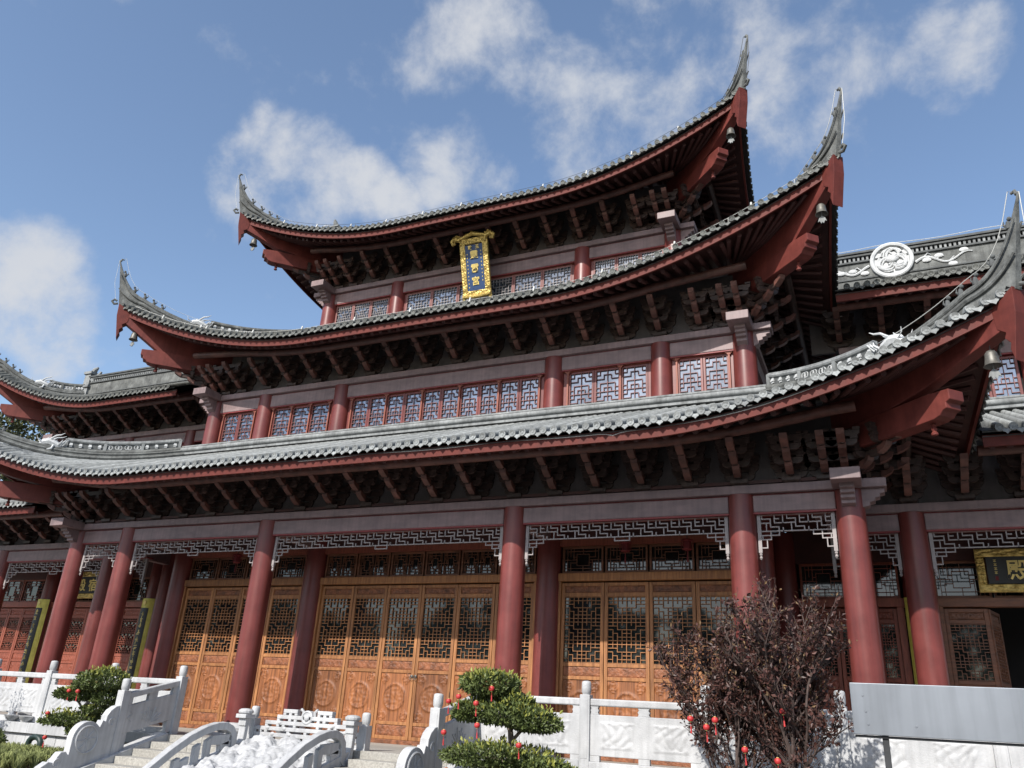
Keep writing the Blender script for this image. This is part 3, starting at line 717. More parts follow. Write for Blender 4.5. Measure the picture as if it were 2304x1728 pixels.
def beams(hall, xs, y, zlo, ztie, zf, ztop, ext=.62, ends=(True, True), bay_lat=False, cornerside=True):
    """fascia beam on top of the columns, one tie beam in each bay, stepped beam ends at the corners"""
    e0 = xs[0] - (ext if ends[0] else 0); e1 = xs[-1] + (ext if ends[1] else 0)
    MB().box(e0, e1, y - .21, y + .21, zf, ztop).build('plate_beam', 'beam_red', hall, bevel=.012)
    for a_, b_ in zip(xs[:-1], xs[1:]):
        if a_ > b_: a_, b_ = b_, a_
        MB().box(a_ + .22, b_ - .22, y - .125, y + .125, ztie, zf - .022).build('tie_beam', 'beam_red', hall, bevel=.015)
        MB().box(a_ + .18, b_ - .18, y - .10, y + .10, zf - .022, zf + .003).build('beam_groove', 'beam_edge', hall)
        MB().box(a_ + .20, b_ - .20, y - .11, y + .11, ztie - .03, ztie).build('beam_batten', 'beam_edge', hall)
    st = lambda d0: [(0, zf), (-.58, zf), (-.58, zf - .085), (-.50, zf - .10), (-.50, zf - .155), (-.42, zf - .17), (-.42, zf - .225), (-.33, zf - .245), (-.33, zf - .30), (-.20, ztie + .0), (0, ztie)]
    for k, xx in enumerate((xs[0], xs[-1])):
        if not ends[k]: continue
        g = -1 if k == 0 else 1
        o = MB(); o.prism(st(0), lambda a_, b_, t: (xx + t, y + a_ + -.02, b_), -.115, .115); c = o.build('beam_end', 'beam_red', hall, bevel=.01)
        MB().box(xx - .24, xx + .24, y - .86, y - .212, zf - .012, ztop + .03).build('beam_end', 'beam_red', hall, bevel=.012)
        o = MB(); o.prism(st(0), lambda a_, b_, t: (xx - g * a_, y + t, b_), -.115, .115); o.build('beam_end', 'beam_red', hall, bevel=.01)
        # beams returning along the side
        MB().box(xx - .20, xx + .20, y + .215, y + 9, zf + .002, ztop - .002).build('plate_beam', 'beam_red', hall)
        MB().box(xx - .12, xx + .12, y + .23, y + 9, ztie, zf - .022).build('tie_beam', 'beam_red', hall)

def brackets(hall, xs, y, z, corner=(True, True), n_side=6):
    for x in xs: place('bracket_set', ME_BRK, hall, loc=(x, y, z))
    for k, on_ in enumerate(corner):
        if not on_: continue
        x = xs[0] if k == 0 else xs[-1]; g = -1 if k == 0 else 1
        place('bracket_set', ME_BRKD, hall, loc=(x, y, z + .004), rot=(0, 0, g * R_(45)))
        place('bracket_set', ME_BRK, hall, loc=(x, y, z + .002), rot=(0, 0, g * R_(90)))
        place('bracket_set', ME_BRK, hall, loc=(x - g * .33, y, z - .003))
        for j in range(1, n_side): place('bracket_set', ME_BRK, hall, loc=(x, y + .92 * j, z), rot=(0, 0, g * R_(90)))
def spread(stops, counts):
    o = [stops[0]]
    for a_, b_, n in zip(stops[:-1], stops[1:], counts): o += lin(a_, b_, n)[1:]
    return o
# ------------------------------------------------------------------ main hall
C1, B1, A1 = 3.2, 7.74, 9.57
C2, B2, A2, Y2 = 3.15, 5.82, 7.70, 1.96
C3, A3, Y3 = 3.10, 5.73, 3.93
hall = thing('temple_hall', 'three-tiered dark red temple hall with upswept grey tile roofs and carved wooden doors', 'temple', (0, 7, FL))
T1 = Roof(12.22, -2.65, 6.3, -2.1, 5.435, 1.60, 1.8, 1.45, 6.985)
T2 = Roof(10.08, -.42, 3.3, .05, 9.69, 1.95, 1.9, 3.42, 11.2)
T3 = Roof(8.13, 1.55, 2.2, 1.95, 14.10, 1.60, 2.0, 7.2, 17.0, decay=2.2, cv=.25)
make_roof(hall, 'lower_roof', T1, A1, 0, 14, side_len=10, drag=.575, label='lowest roof tier with sunlit barrel tiles')
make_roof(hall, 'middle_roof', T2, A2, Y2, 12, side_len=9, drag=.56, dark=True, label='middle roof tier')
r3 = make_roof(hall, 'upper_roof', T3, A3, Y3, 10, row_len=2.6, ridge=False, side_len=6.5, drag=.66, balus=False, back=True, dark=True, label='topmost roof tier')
# gable ridges and main ridge of the top roof
for g in (1, -1):
    o = MB(); pts = [(g * 5.19, y, T3.z(5.19, y) + .14) for y in lin(2.95, 4.4, 6)]
    o.tube(pts, .10, 8); o.build('gable_ridge', 'ridge', r3, smooth=True)
    c = pts[0]; o = MB(); o.box(c[0] - .13, c[0] + .13, c[1] - .12, c[1] + .14, c[2] - .15, c[2] + .22); o.box(c[0] - .17, c[0] + .17, c[1] - .16, c[1] + .18, c[2] + .22, c[2] + .27)
    o.tube([(c[0], c[1], c[2] + .27), (c[0], c[1] - .12, c[2] + .40), (c[0], c[1] - .16, c[2] + .48)], [.10, .07, .03], 8); o.tube([(c[0], c[1] + .1, c[2] + .2), (c[0], c[1] + .2, c[2] + .4)], [.09, .05], 6)
    o.build('ridge_beast', 'ridge', r3, smooth=True)
o = MB(); o.box(-2.6, 2.6, 7.05, 7.35, 17.0, 17.55); o.build('main_ridge', 'ridge', r3, bevel=.02)
for rf, xs, y, zt, zf, ztop, r, z0, st, ct in (
        (T1, (-A1, -B1, -C1, C1, B1, A1), 0, 4.267, 4.60, 4.76, .252, FL, (-A1, -B1, -C1, C1, B1, A1), (2, 5, 7, 5, 2)),
        (T2, (-A2, -B2, -C2, C2, B2, A2), Y2, 8.488, 8.86, 9.02, .258, 6.9, (-A2, -B2, -C2, C2, B2, A2), (2, 3, 7, 3, 2)),
        (T3, (-A3, -C3, C3, A3), Y3, 12.83, 13.2, 13.36, .262, 11.2, (-A3, -C3, C3, A3), (3, 7, 3))):
    for x in xs: column(hall, x, y, z0 + (.255 if y == 0 else 0), zf - .002, r, plinth=(y == 0))
    for g in (-1, 1):
        for k in (1, 2): column(hall, g * abs(xs[0]), y + 3.2 * k, z0, zf - .002, r * .98)
    beams(hall, xs, y, z0, zt, zf, ztop)
    brackets(hall, spread(st, ct), y, ztop + .003)
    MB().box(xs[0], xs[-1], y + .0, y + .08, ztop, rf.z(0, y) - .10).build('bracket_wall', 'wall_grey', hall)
    for g in (-1, 1): MB().box(g * xs[-1] - .04, g * xs[-1] + .04, y + .081, y + 8, ztop, rf.z(0, y) - .10).build('bracket_wall', 'wall_grey', hall)
for rf, a, y0, lb, nm in ((T1, A1, 0, -.17, 'lowest'), (T2, A2, Y2, .03, 'middle'), (T3, A3, Y3, -.14, 'topmost')):
    for g in (1, -1):
        corner_beams(hall, rf, a, y0, g, lb, None if (nm == 'lowest' and g < 0) else f'bronze bell hanging under the {"right" if g > 0 else "left"} corner of the {nm} roof of the main hall')
# upper storeys: walls, windows
MB().box(-A2, A2, Y2 + .06, Y2 + .16, 6.6, 8.9).build('dark_backdrop', 'unlit_room', hall)  # near-black sheet behind the panes stands in for the unlit storey
MB().box(-A3, A3, Y3 + .06, Y3 + .16, 10.9, 13.25).build('dark_backdrop', 'unlit_room', hall)
for g in (-1, 1):
    MB().box(g * A2 - .05, g * A2 + .05, Y2 + .17, Y2 + 9, 6.6, 8.9).build('side_wall', 'column_red', hall)
    MB().box(g * A3 - .05, g * A3 + .05, Y3 + .17, Y3 + 7, 10.9, 13.25).build('side_wall', 'column_red', hall)
def window_bay(xa, xb, n, z0, z1, y, reps, pair=2, posts=True, **kw):
    st = .07; MB().box(xa - .25, xa + .0, y - .02, y + .05, z0, z1 + .02).build('window_post', 'column_red', hall)
    MB().box(xb, xb + .25, y - .02, y + .05, z0, z1 + .02).build('window_post', 'column_red', hall)
    MB().box(xa - .25, xb + .25, y - .06, y + .05, z1 + .002, z1 + .04).build('window_head', 'wood_red', hall)
    w_ = (xb - xa) / n
    for i in range(n): window_leaf(hall, xa + w_ * i, xa + w_ * (i + 1), z0, z1, y, reps, **kw)
    if posts:
        for i in range(0, n + 1, pair):
            x = xa + w_ * i; o = MB(); o.box(x - .022, x + .022, y - .075, y - .032, z0, z1 - .03); o.box(x - .045, x + .045, y - .08, y - .032, z1 - .05, z1 - .015); o.box(x - .08, x + .08, y - .085, y - .032, z1 - .015, z1 + .01)
            o.build('window_mullion', 'wood_red', hall, bevel=.004)
window_bay(-2.78, 2.78, 10, 7.25, 8.445, Y2, 2)
for g in (-1, 1):
    xs = sorted((g * 3.52, g * 5.50)); window_bay(xs[0], xs[1], 3, 7.25, 8.445, Y2, 2, pair=2 if g > 0 else 1)
    xs = sorted((g * 6.18, g * 7.36)); window_bay(xs[0], xs[1], 2, 7.25, 8.445, Y2, 2)
    xs = sorted((g * 3.42, g * 5.46)); window_bay(xs[0], xs[1], 3, 11.6, 12.79, Y3, 2, posts=False, lat='lattice_grey', frame='lattice_pink')
window_bay(-2.78, 2.78, 6, 11.6, 12.79, Y3, 2, posts=False, lat='lattice_grey', frame='lattice_pink')
# ground storey behind the veranda
YD = 1.95
for x in (-C1, C1, -B1, B1): column(hall, x, YD, FL + .255, 4.7, .285, plinth=True)
MB().box(-B1, B1, YD + .12, YD + .2, FL, 4.9).build('dark_backdrop', 'unlit_room', hall)
for g in (-1, 1): MB().box(g * B1 - .06, g * B1 + .06, YD + .25, 12, FL, 4.9).build('side_wall', 'wood_red', hall)
MB().box(-A1, A1, -.12, YD + 2, 4.80, 4.86).build('veranda_ceiling', 'soffit', hall)
for x in lin(-9, 9, 20): MB().box(x - .05, x + .05, .10, YD - .15, 4.70, 4.798).build('ceiling_joist', 'soffit', hall)
for x in (-B1, -C1, C1, B1): MB().box(x - .11, x + .11, .2, YD - .2, 4.30, 4.62).build('veranda_beam', 'beam_red', hall, bevel=.01)
for a_, b_, n in ((-C1, C1, 6), (C1, B1, 4), (-B1, -C1, 4)):
    xa, xb = a_ + .46 - .14, b_ - .46 + .14; l0, l1 = xa + .0, xb
    for x, s_ in ((xa, -1), (xb, 1)): MB().box(x, x + s_ * .14, YD - .08, YD + .08, FL, 3.43).build('door_jamb', 'wood', hall, bevel=.008)
    MB().box(a_ + .2, b_ - .2, YD - .10, YD + .09, 3.43, 3.60).build('door_lintel', 'wood', hall, bevel=.008)
    MB().box(xa, xb, YD - .09, YD + .09, FL, .02).build('door_threshold', 'wood_carved', hall, bevel=.01)
    w_ = (l1 - l0) / n
    for i in range(n): door_leaf(hall, l0 + w_ * i, l0 + w_ * (i + 1), YD, zb=.022, zt=3.40)
    nt_ = 6 if n == 6 else 4; MB().box(a_ + .2, b_ - .2, YD - .08, YD + .07, 4.20, 4.34).build('transom_head', 'wood_red', hall)
    MB().box(a_ + .2, b_ - .2, YD - .05, YD + .05, 4.34, 4.80).build('over_door_panel', 'soffit', hall)
    ts_ = (b_ - a_ - .6) / nt_
    for i in range(nt_): transom(hall, a_ + .30 + ts_ * i + .02, a_ + .30 + ts_ * (i + 1) - .02, 3.605, 4.195, YD, 'wood_dark', two=(n == 6))
for a_, b_ in ((-A1, -B1), (-B1, -C1), (-C1, C1), (C1, B1), (B1, A1)): hanging_lattice(hall, a_ + .27, b_ - .27, 4.235, 0)
for s_ in (-1, 1):    # ring pulls of the middle pair
    o = MB(); o.lathe(s_ * .05, YD - .04, [(.035, 0), (.03, -.02), (.012, -.028)], 12, 'y', 1.36); o.tube([(s_ * .05 + .035 * math.cos(t), YD - .072, 1.33 + .045 * math.sin(t)) for t in lin(0, 2 * math.pi, 14)], .006, 6)
    o.build('door_pull', 'bronze', hall, smooth=True)

# ------------------------------------------------------------------ side halls
def side_hall(sg):
    nm = 'right' if sg > 0 else 'left'
    h = thing('side_hall', f'two-storey {nm} side hall adjoining the main hall, with {"dragon-medallion ridge and half-open doors" if sg > 0 else "gold couplets and upswept upper roof"}', 'temple', (sg * 13, 8, FL))
    X = lambda *v: sorted(sg * q for q in v)
    yw = 1.9; YW = 3.75
    lo = Roof(20.7, -.75, 15.6, -.2, 5.46, 1.6, 1.8, 3.35, 6.95, x0=11.74, sg=sg)
    make_roof(h, 'lower_roof', lo, 18.2, yw, 8, side_len=6, sides=False, figs=0, balus=False, drag=.57)
    up = Roof(19.1, 1.47, 13.2, 1.9, 9.64, 1.95, 1.9, 4.0, 10.75, x0=9.70, sg=sg)
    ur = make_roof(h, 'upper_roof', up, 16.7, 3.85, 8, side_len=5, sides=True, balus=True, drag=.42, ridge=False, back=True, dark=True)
    xe = 16.6
    def slab(mb, a_, b_, y1, y2, z1, z2): q = X(a_, b_); mb.box(q[0], q[1], y1, y2, z1, z2)
    o = MB(); slab(o, 9.7, xe, 3.93, 4.15, 10.6, 11.36); o.build('main_ridge', 'ridge_grey', ur, bevel=.01)
    o = MB(); slab(o, 9.7, xe, 3.88, 4.2, 11.36, 11.41); slab(o, 9.7, xe, 3.88, 4.2, 11.53, 11.58); slab(o, 9.7, xe, 3.85, 4.22, 11.60, 11.66); slab(o, 9.7, xe, 3.9, 4.2, 10.90, 10.94)
    o.build('ridge_moulding', 'ridge_dark', ur, bevel=.006)
    o = MB(); k = 9.75
    while k < xe: o.box(*X(k, k + .05), 3.92, 4.15, 11.41, 11.53); k += .10
    o.build('ridge_fretwork', 'ridge', ur)
    for c in ((11.0,) if sg > 0 else ()):
        o = MB(); o.lathe(sg * c, 3.93, [(.48, .02), (.48, -.08), (.45, -.10), (.40, -.085), (.38, -.04), (.34, -.035)], 36, 'y', 11.28)
        rr = random.Random(3)
        for q in range(9):
            a0 = q * .7; pts = [(sg * c + (.07 + .26 * abs(math.sin(t * 2.1 + q))) * math.cos(a0 + t * 2.4), 3.87 + .01 * math.sin(9 * t), 11.28 + (.07 + .26 * abs(math.sin(t * 2.1 + q))) * math.sin(a0 + t * 2.4)) for t in lin(0, 1.1, 9)]
            o.tube(pts, [.038 - .022 * i / 9 for i in range(10)], 6)
        o.blob((sg * c, 3.85, 11.30), .12, .05, .10, 10, 6); o.build('dragon_medallion', 'plaster', ur, smooth=True)
        for s2 in (-1, 1):
            o = MB(); f = lambda t: (sg * c + s2 * (.50 + 1.2 * t), 3.915, 11.14 + .10 * math.sin(t * 8.5 + (0 if s2 > 0 else 2)))
            o.tube([f(t) for t in lin(0, 1, 22)], [.035 - .018 * i / 22 for i in range(23)], 6)
            for q in range(4):
                t = .15 + .22 * q; b = f(t); o.blob((b[0] + .06, 3.905, b[2] + (.09 if q % 2 else -.08)), .10, .02, .06, 8, 5)
                o.tube([b, (b[0] + s2 * .1, 3.905, b[2] + .1), (b[0] + s2 * .16, 3.905, b[2] + .05)], [.02, .016, .008], 5)
            o.build('scroll_relief', 'plaster', ur, smooth=True)
    o = MB(); slab(o, xe - .08, xe + .22, 3.85, 4.22, 10.7, 11.75); slab(o, xe - .14, xe + .26, 3.8, 4.26, 11.75, 11.85); slab(o, xe - .14, xe + .26, 3.8, 4.26, 11.2, 11.28)
    o.tube([(sg * (xe + .05), 4.03, 11.85), (sg * (xe - .02), 4.03, 12.0), (sg * (xe - .15), 4.03, 12.06)], [.12, .09, .04], 8); o.tube([(sg * (xe - .1), 4.0, 11.5), (sg * (xe - .3), 4.0, 11.62), (sg * (xe - .42), 4.0, 11.85)], [.14, .10, .04], 8)
    o.build('ridge_end_beast', 'ridge', ur, smooth=True)
    xs = X(8.85, 10.57, 15.3, 18.2)
    for x in (10.57, 15.3, 18.2): column(h, sg * x, yw, FL + .255, 4.598, .255, plinth=True)
    beams(h, xs, yw, FL, 4.267, 4.60, 4.76, ends=(sg < 0, sg > 0))
    brackets(h, [sg * v for v in spread((8.9, 10.57, 15.3, 18.2), (2, 5, 3))], yw, 4.763, corner=(False, False))
    MB().box(*X(8.9, 18.2), yw, yw + .08, 4.76, lo.z(12, yw) - .1).build('bracket_wall', 'wall_grey', h)
    MB().box(*X(9.7, 18.2), yw + .1, YW + .3, 4.80, 4.86).build('veranda_ceiling', 'soffit', h)
    for a_, b_ in ((8.85, 10.57), (10.57, 15.3), (15.3, 18.2)): q = X(a_, b_); hanging_lattice(h, q[0] + .27, q[1] - .27, 4.235, yw)
    for x in (8.0, 10.57, 15.3, 18.2): column(h, sg * x, YW, FL + .255, 4.7, .27, plinth=True)
    wood = 'wood_dark' if sg > 0 else 'wood_red'
    q = X(8.1, 10.57)
    if sg > 0: MB().box(*X(8.1, 11.8), YW + .12, YW + .2, FL, 4.9).build('dark_backdrop', 'unlit_room', h); MB().box(*X(13.9, 18), YW + .12, YW + .2, FL, 4.9).build('dark_backdrop', 'unlit_room', h); MB().box(*X(11.2, 15), 6.4, 6.5, FL, 4.9).build('dark_backdrop', 'unlit_room', h); MB().box(*X(11.2, 15), YW + .2, 6.4, 4.3, 4.4).build('inner_ceiling', 'unlit_room', h)  # black surfaces give the open doorway its painted gloom
    else: MB().box(*X(8.1, 18), YW + .12, YW + .2, FL, 4.9).build('dark_backdrop', 'unlit_room', h)
    for a_, b_, n, w2 in ((8.0, 10.57, 3, 'wood_red'), (10.57, 15.3, 5, wood if sg < 0 else 'wood'), (15.3, 18.2, 3, 'wood_red')):
        l0, l1 = a_ + .42, b_ - .42
        for x in (l0 - .13, l1): MB().box(*X(x, x + .13), YW - .07, YW + .07, FL, 3.13).build('door_jamb', 'wood_dark' if n == 5 else 'wood_red', h)
        MB().box(*X(a_ + .2, b_ - .2), YW - .09, YW + .08, 3.13, 3.30).build('door_lintel', 'wood_dark' if sg > 0 and n == 5 else 'wood_red', h, bevel=.008)
        MB().box(*X(l0, l1), YW - .08, YW + .08, FL, .02).build('door_threshold', 'wood_red', h)
        MB().box(*X(a_ + .2, b_ - .2), YW - .05, YW + .05, 4.05, 4.8).build('over_door_panel', 'soffit', h)
        w_ = (l1 - l0) / n; nt2 = n - 1 if n == 5 else 2; wt = (b_ - a_ - .6) / nt2
        for i in range(nt2): e = X(a_ + .3 + wt * i + .02, a_ + .3 + wt * (i + 1) - .02); transom(h, e[0], e[1], 3.305, 4.045, YW, 'wood_red' if n == 3 else 'wood_dark', two=False)
        for i in range(n):
            e = X(l0 + w_ * i, l0 + w_ * (i + 1))
            if sg > 0 and n == 5 and i in (1, 2, 3):
                if i == 1: door_leaf(h, e[0], e[1], YW + .03, 'wood_dark', .022, 3.10, yaw=R_(72))
                continue
            door_leaf(h, e[0], e[1], YW, 'wood_dark' if (sg > 0 and n == 5) else 'wood_red', .022, 3.10)
    # upper storey
    yu = 3.85
    for x in (10.57, 13.4, 16.7): column(h, sg * x, yu, 6.9, 8.86, .24)
    beams(h, X(9.6, 10.57, 13.4, 16.7), yu, 6.9, 8.488, 8.86, 9.02, ends=(sg < 0, sg > 0))
    brackets(h, [sg * v for v in spread((9.65, 10.57, 13.4, 16.7), (1, 3, 4))][::sg], yu, 9.023, corner=(sg < 0, sg > 0), n_side=3)
    MB().box(*X(9.0, 16.7), yu, yu + .08, 9.02, up.z(12, yu) - .1).build('bracket_wall', 'wall_grey', h)
    MB().box(*X(9.0, 16.7), yu + .06, yu + .16, 6.6, 8.9).build('dark_backdrop', 'unlit_room', h)
    for a_, b_, n in ((10.85, 13.12, 4), (13.68, 16.4, 4)):
        w_ = (b_ - a_) / n
        for i in range(n): e = X(a_ + w_ * i, a_ + w_ * (i + 1)); window_leaf(h, e[0], e[1], 7.2, 8.445, yu, 2)
    corner_beams(h, up, 16.7, 3.85, sg, .03, None)
    return h
side_hall(1); side_hall(-1)

# ------------------------------------------------------------------ name boards and couplets
def board_frame(t, x0, x1, z0, z1, fw, dep, m, Tm, parts=28):
    """carved frame around a board; Tm maps (x, depth, z)"""
    rr = random.Random(5)
    for a_, b_, c, d in ((x0, x1, z1 - fw, z1), (x0, x1, z0, z0 + fw), (x0, x0 + fw, z0 + fw, z1 - fw), (x1 - fw, x1, z0 + fw, z1 - fw)):
        o = MB(); hor = (b_ - a_) > (d - c); nu, nv = (64, 10) if hor else (10, 56)
        def f(u, v):
            x = a_ + (b_ - a_) * u; z = c + (d - c) * v; e = min(min(u, 1 - u) * (b_ - a_), min(v, 1 - v) * (d - c))
            hgt = .02 + (.03 * (.5 + .5 * math.sin(46 * x + 2.2 * math.sin(38 * z)) * math.cos(44 * z + 2 * math.sin(30 * x))) if e > .004 else 0)
            return Tm(x, -hgt, z)
        o.grid(nu, nv, f); o.prism([(a_, c), (b_, c), (b_, d), (a_, d)], lambda p, q, s_: Tm(p, s_, q), -.018, dep); o.build('frame', m, t, smooth=True)
# top board, tilted forward
tb = thing('name_board', 'blue vertical name board with gold characters in carved gold frame under the topmost eave', 'sign', (0, 3.4, 12.0))
hz0, hz1 = 11.98, 13.66
Tm = lambda x, d, z: (x, 3.45 - (z - hz0) * .335 + d, z)
o = MB(); o.prism([(-.30, hz0 + .17), (.30, hz0 + .17), (.30, hz1 - .2), (-.30, hz1 - .2)], lambda p, q, s_: Tm(p, s_, q), -.012, .05); o.build('panel', 'blue_board', tb)
board_frame(tb, -.455, .455, hz0, hz1, .17, .06, 'gold', Tm)
o = MB()
for g in (-1, 1):
    o.grid(16, 10, lambda u, v: Tm(g * (.40 + .30 * u), -.05 - .03 * math.sin(12 * u + 9 * v), hz1 - .12 + (.22 - .10 * u) * v + .06 * math.sin(3.1 * u)))
    o.tube([Tm(g * .42, -.03, hz1 - .02), Tm(g * .60, -.05, hz1 + .03), Tm(g * .69, -.05, hz1 - .03), Tm(g * .66, -.05, hz1 - .12), Tm(g * .57, -.05, hz1 - .09)], [.07, .07, .06, .055, .05], 8)
    o.tube([Tm(g * .42, 0, hz0), Tm(g * .43, 0, hz0 - .14), Tm(g * .38, -.02, hz0 - .2)], [.06, .055, .03], 8)
o.tube([Tm(-.45, -.03, hz1), Tm(-.2, -.05, hz1 + .05), Tm(0, -.05, hz1 + .10), Tm(.2, -.05, hz1 + .05), Tm(.45, -.03, hz1)], [.05, .06, .07, .06, .05], 8)
o.tube([Tm(-.45, -.03, hz0 + .02), Tm(0, -.05, hz0 - .02), Tm(.45, -.03, hz0 + .02)], .06, 8)
o.build('frame_scrollwork', 'gold', tb, smooth=True)
tilt = math.atan(.335)
def glyph(parent, ch, x, z, size, m, Tm, tl=0.0, depth=.008):
    me = text_mesh(ch, size, depth); me.materials.append(MATS[m])
    p = Tm(x, -.024, z); return place('character', me, parent, loc=p, rot=(R_(90) + tl, 0, 0))
for ch, z in zip('靈霄宮', (13.17, 12.78, 12.42)): glyph(tb, ch, 0, z, .27, 'gold_plain', Tm, tilt)
glyph(tb, '敕', -.12, 13.385, .13, 'gold_plain', Tm, tilt); glyph(tb, '玉', .12, 13.385, .13, 'gold_plain', Tm, tilt)
o = MB(); rr = random.Random(11)
for g, n in ((-1, 10), (1, 9)):
    for k in range(n):
        x, z = g * .225, 13.22 - .105 * k - (.02 if g < 0 else -.03)
        o.prism([(x - .018, z - .004), (x + .018, z - .004), (x + .018, z + .006), (x - .018, z + .006)], lambda p, q, s_: Tm(p, s_, q), -.022, -.012)
        o.prism([(x - .005, z - .022), (x + .006, z - .022), (x + .006, z + .022), (x - .005, z + .022)], lambda p, q, s_: Tm(p, s_, q), -.0215, -.0125)
o.build('small_lettering', 'gold_plain', tb)
# side-hall boards
for sg, txt, lab in ((1, '殿', 'black board with gold characters in a gold frame over the right side hall doors'), (-1, '宿殿', 'black name board with gold characters half hidden behind the left side hall column')):
    t = thing('name_board', lab, 'sign', (sg * 12.94, 3.45, 3.4)); Tb = lambda x, d, z: (x, 3.50 + d - (z - 3.4) * .12, z)
    xc = sg * 12.94; o = MB(); o.prism([(xc - 1.1, 3.54), (xc + 1.1, 3.54), (xc + 1.1, 4.06), (xc - 1.1, 4.06)], lambda p, q, s_: Tb(p, s_, q), -.012, .04); o.build('panel', 'black_board', t)
    board_frame(t, xc - 1.28, xc + 1.28, 3.38, 4.20, .15, .05, 'gold', Tb)
    if sg > 0:
        glyph(t, '殿', 12.36, 3.79, .40, 'gold_plain', Tb, .12)
        o = MB()
        for k in range(4):
            z = 3.97 - .075 * k
            for dx_, dz_, w_, h_ in ((0, .02, .05, .008), (0, 0, .036, .008), (0, -.015, .05, .008), (0, 0, .008, .05)): o.box(11.99 + dx_ - w_ / 2, 11.99 + dx_ + w_ / 2, Tb(0, -.02, z)[1], Tb(0, -.012, z)[1], z + dz_ - h_ / 2, z + dz_ + h_ / 2)
        o.build('small_lettering', 'gold_plain', t); MB().box(11.965, 12.015, Tb(0, -.02, 3.64)[1], Tb(0, -.012, 3.64)[1], 3.60, 3.68).build('seal', 'seal_red', t)
    else:
        glyph(t, '殿', -13.55, 3.79, .40, 'gold_plain', Tb, .12); glyph(t, '宿', -13.03, 3.79, .40, 'gold_plain', Tb, .12)
def couplet(x, y, z0, z1, label, r=.29):
    t = thing('couplet_board', label, 'sign', (x, y, z0), 'curved gold couplet boards on the side hall columns')
    def arc(r0, r1, a0, a1, za, zb, m, nm):
        o = MB(); n = 10; V = []
        for i in range(n + 1):
            a = a0 + (a1 - a0) * i / n; s_, c = math.sin(a), -math.cos(a)
            V += [(x + r0 * s_, y + r0 * c, za), (x + r1 * s_, y + r1 * c, za), (x + r1 * s_, y + r1 * c, zb), (x + r0 * s_, y + r0 * c, zb)]
        F = [(i * 4 + k, i * 4 + (k + 1) % 4, i * 4 + 4 + (k + 1) % 4, i * 4 + 4 + k) for i in range(n) for k in range(4)] + [(0, 1, 2, 3), (n * 4 + 3, n * 4 + 2, n * 4 + 1, n * 4)]
        o.add(V, F); return o.build(nm, m, t, smooth=True)
    arc(r, r + .03, -1.0, 1.0, z0, z1, 'gold_green', 'board'); arc(r + .02, r + .036, -.5, .5, z0 + .2, z1 - .28, 'black_board', 'panel')
    o = MB(); rr = random.Random(int(abs(x) * 10)); n = 11; hh = (z1 - z0 - .62) / n
    for k in range(n):
        z = z1 - .42 - hh * k
        for q in range(5):
            dx_, dz_ = rr.uniform(-.05, .05), rr.uniform(-.06, .06)
            if rr.random() < .55: o.box(x + dx_ * .4 - .05, x + dx_ * .4 + .05, y - r - .046, y - r - .034, z + dz_ - .007, z + dz_ + .007)
            else: o.bar((x + dx_, y - r - .04, z + dz_ - .05), (x + dx_ * .3, y - r - .04, z + dz_ + .05), .014, .012, up=(0, 1, 0))
    o.build('brush_lettering', 'gold_plain', t)
    o = MB(); o.lathe(x, y - r - .035, [(.06, .0), (.06, -.012), (.045, -.016)], 14, 'y', z1 - .13); o.build('boss', 'gold_plain', t, smooth=True)
couplet(-10.57, 3.75, .55, 3.36, 'curved gold and black couplet board on the left side hall column nearest the main hall')
couplet(-15.3, 3.75, .55, 3.36, 'curved gold and black couplet board at the far left edge, beside latticed red doors')
couplet(10.57, 3.75, .55, 3.30, 'couplet board seen edge-on behind the right side hall column')
# ------------------------------------------------------------------ ground, terrace
o = MB(); o.box(-300, 300, -300, 400, GZ - .3, GZ); g_ = o.build('ground', 'paving', None); tag(g_, kind='structure')
YT = -1.78
o = MB(); o.box(-26, 26, YT + .05, 16, GZ, FL - .001); ter = o.build('terrace', 'granite', None); tag(ter, kind='structure')
def slabs(xa, xb, y0, y1, z0, z1, step, m, nm, par):
    n = max(1, int(round((xb - xa) / step))); w_ = (xb - xa) / n
    for i in range(n): MB().box(xa + w_ * i + .003, xa + w_ * (i + 1) - .003, y0 + random.uniform(-.003, .003), y1, z0, z1).build(nm, m, par, bevel=.006)
for xa, xb in ((-16, -3.5), (3.5, 16)):
    slabs(xa, xb, YT - .10, YT + .06, FL - .20, FL + .004, 1.25, 'marble', 'coping_slab', ter)
    slabs(xa, xb, YT - .02, YT + .06, GZ + .05, FL - .205, .98, 'marble', 'wall_slab', ter)
slabs(-3.5, 3.5, YT - .06, YT + .06, FL - .125, FL + .004, 1.17, 'granite', 'coping_slab', ter)
for i in range(9):
    for j in range(3): MB().box(-13.5 + 3.0 * i + .004, -13.5 + 3.0 * (i + 1) - .004, -1.7 + 1.2 * j + .004, -1.7 + 1.2 * (j + 1) - .004, FL - .02, FL + .003).build('floor_slab', 'granite', ter)
# garden beds either side of the steps
for xa, xb in ((-16, -3.75), (3.75, 16)):
    o = MB(); o.grid(50, 12, lambda u, v: (xa + (xb - xa) * u, YT - 3.4 + 3.4 * v, -.66 + .05 * math.sin(u * 31) * math.sin(v * 9 + u * 5) - (.3 * (1 - v * 6) if v < .166 else 0)))
    b = o.build('garden_bed', 'soil', None, smooth=True); tag(b, kind='structure')
    o = MB(); o.box(xa, xb, YT - 3.6, YT - 3.4, GZ, -.72); tag(o.build('garden_kerb', 'granite', None, bevel=.02), kind='structure')

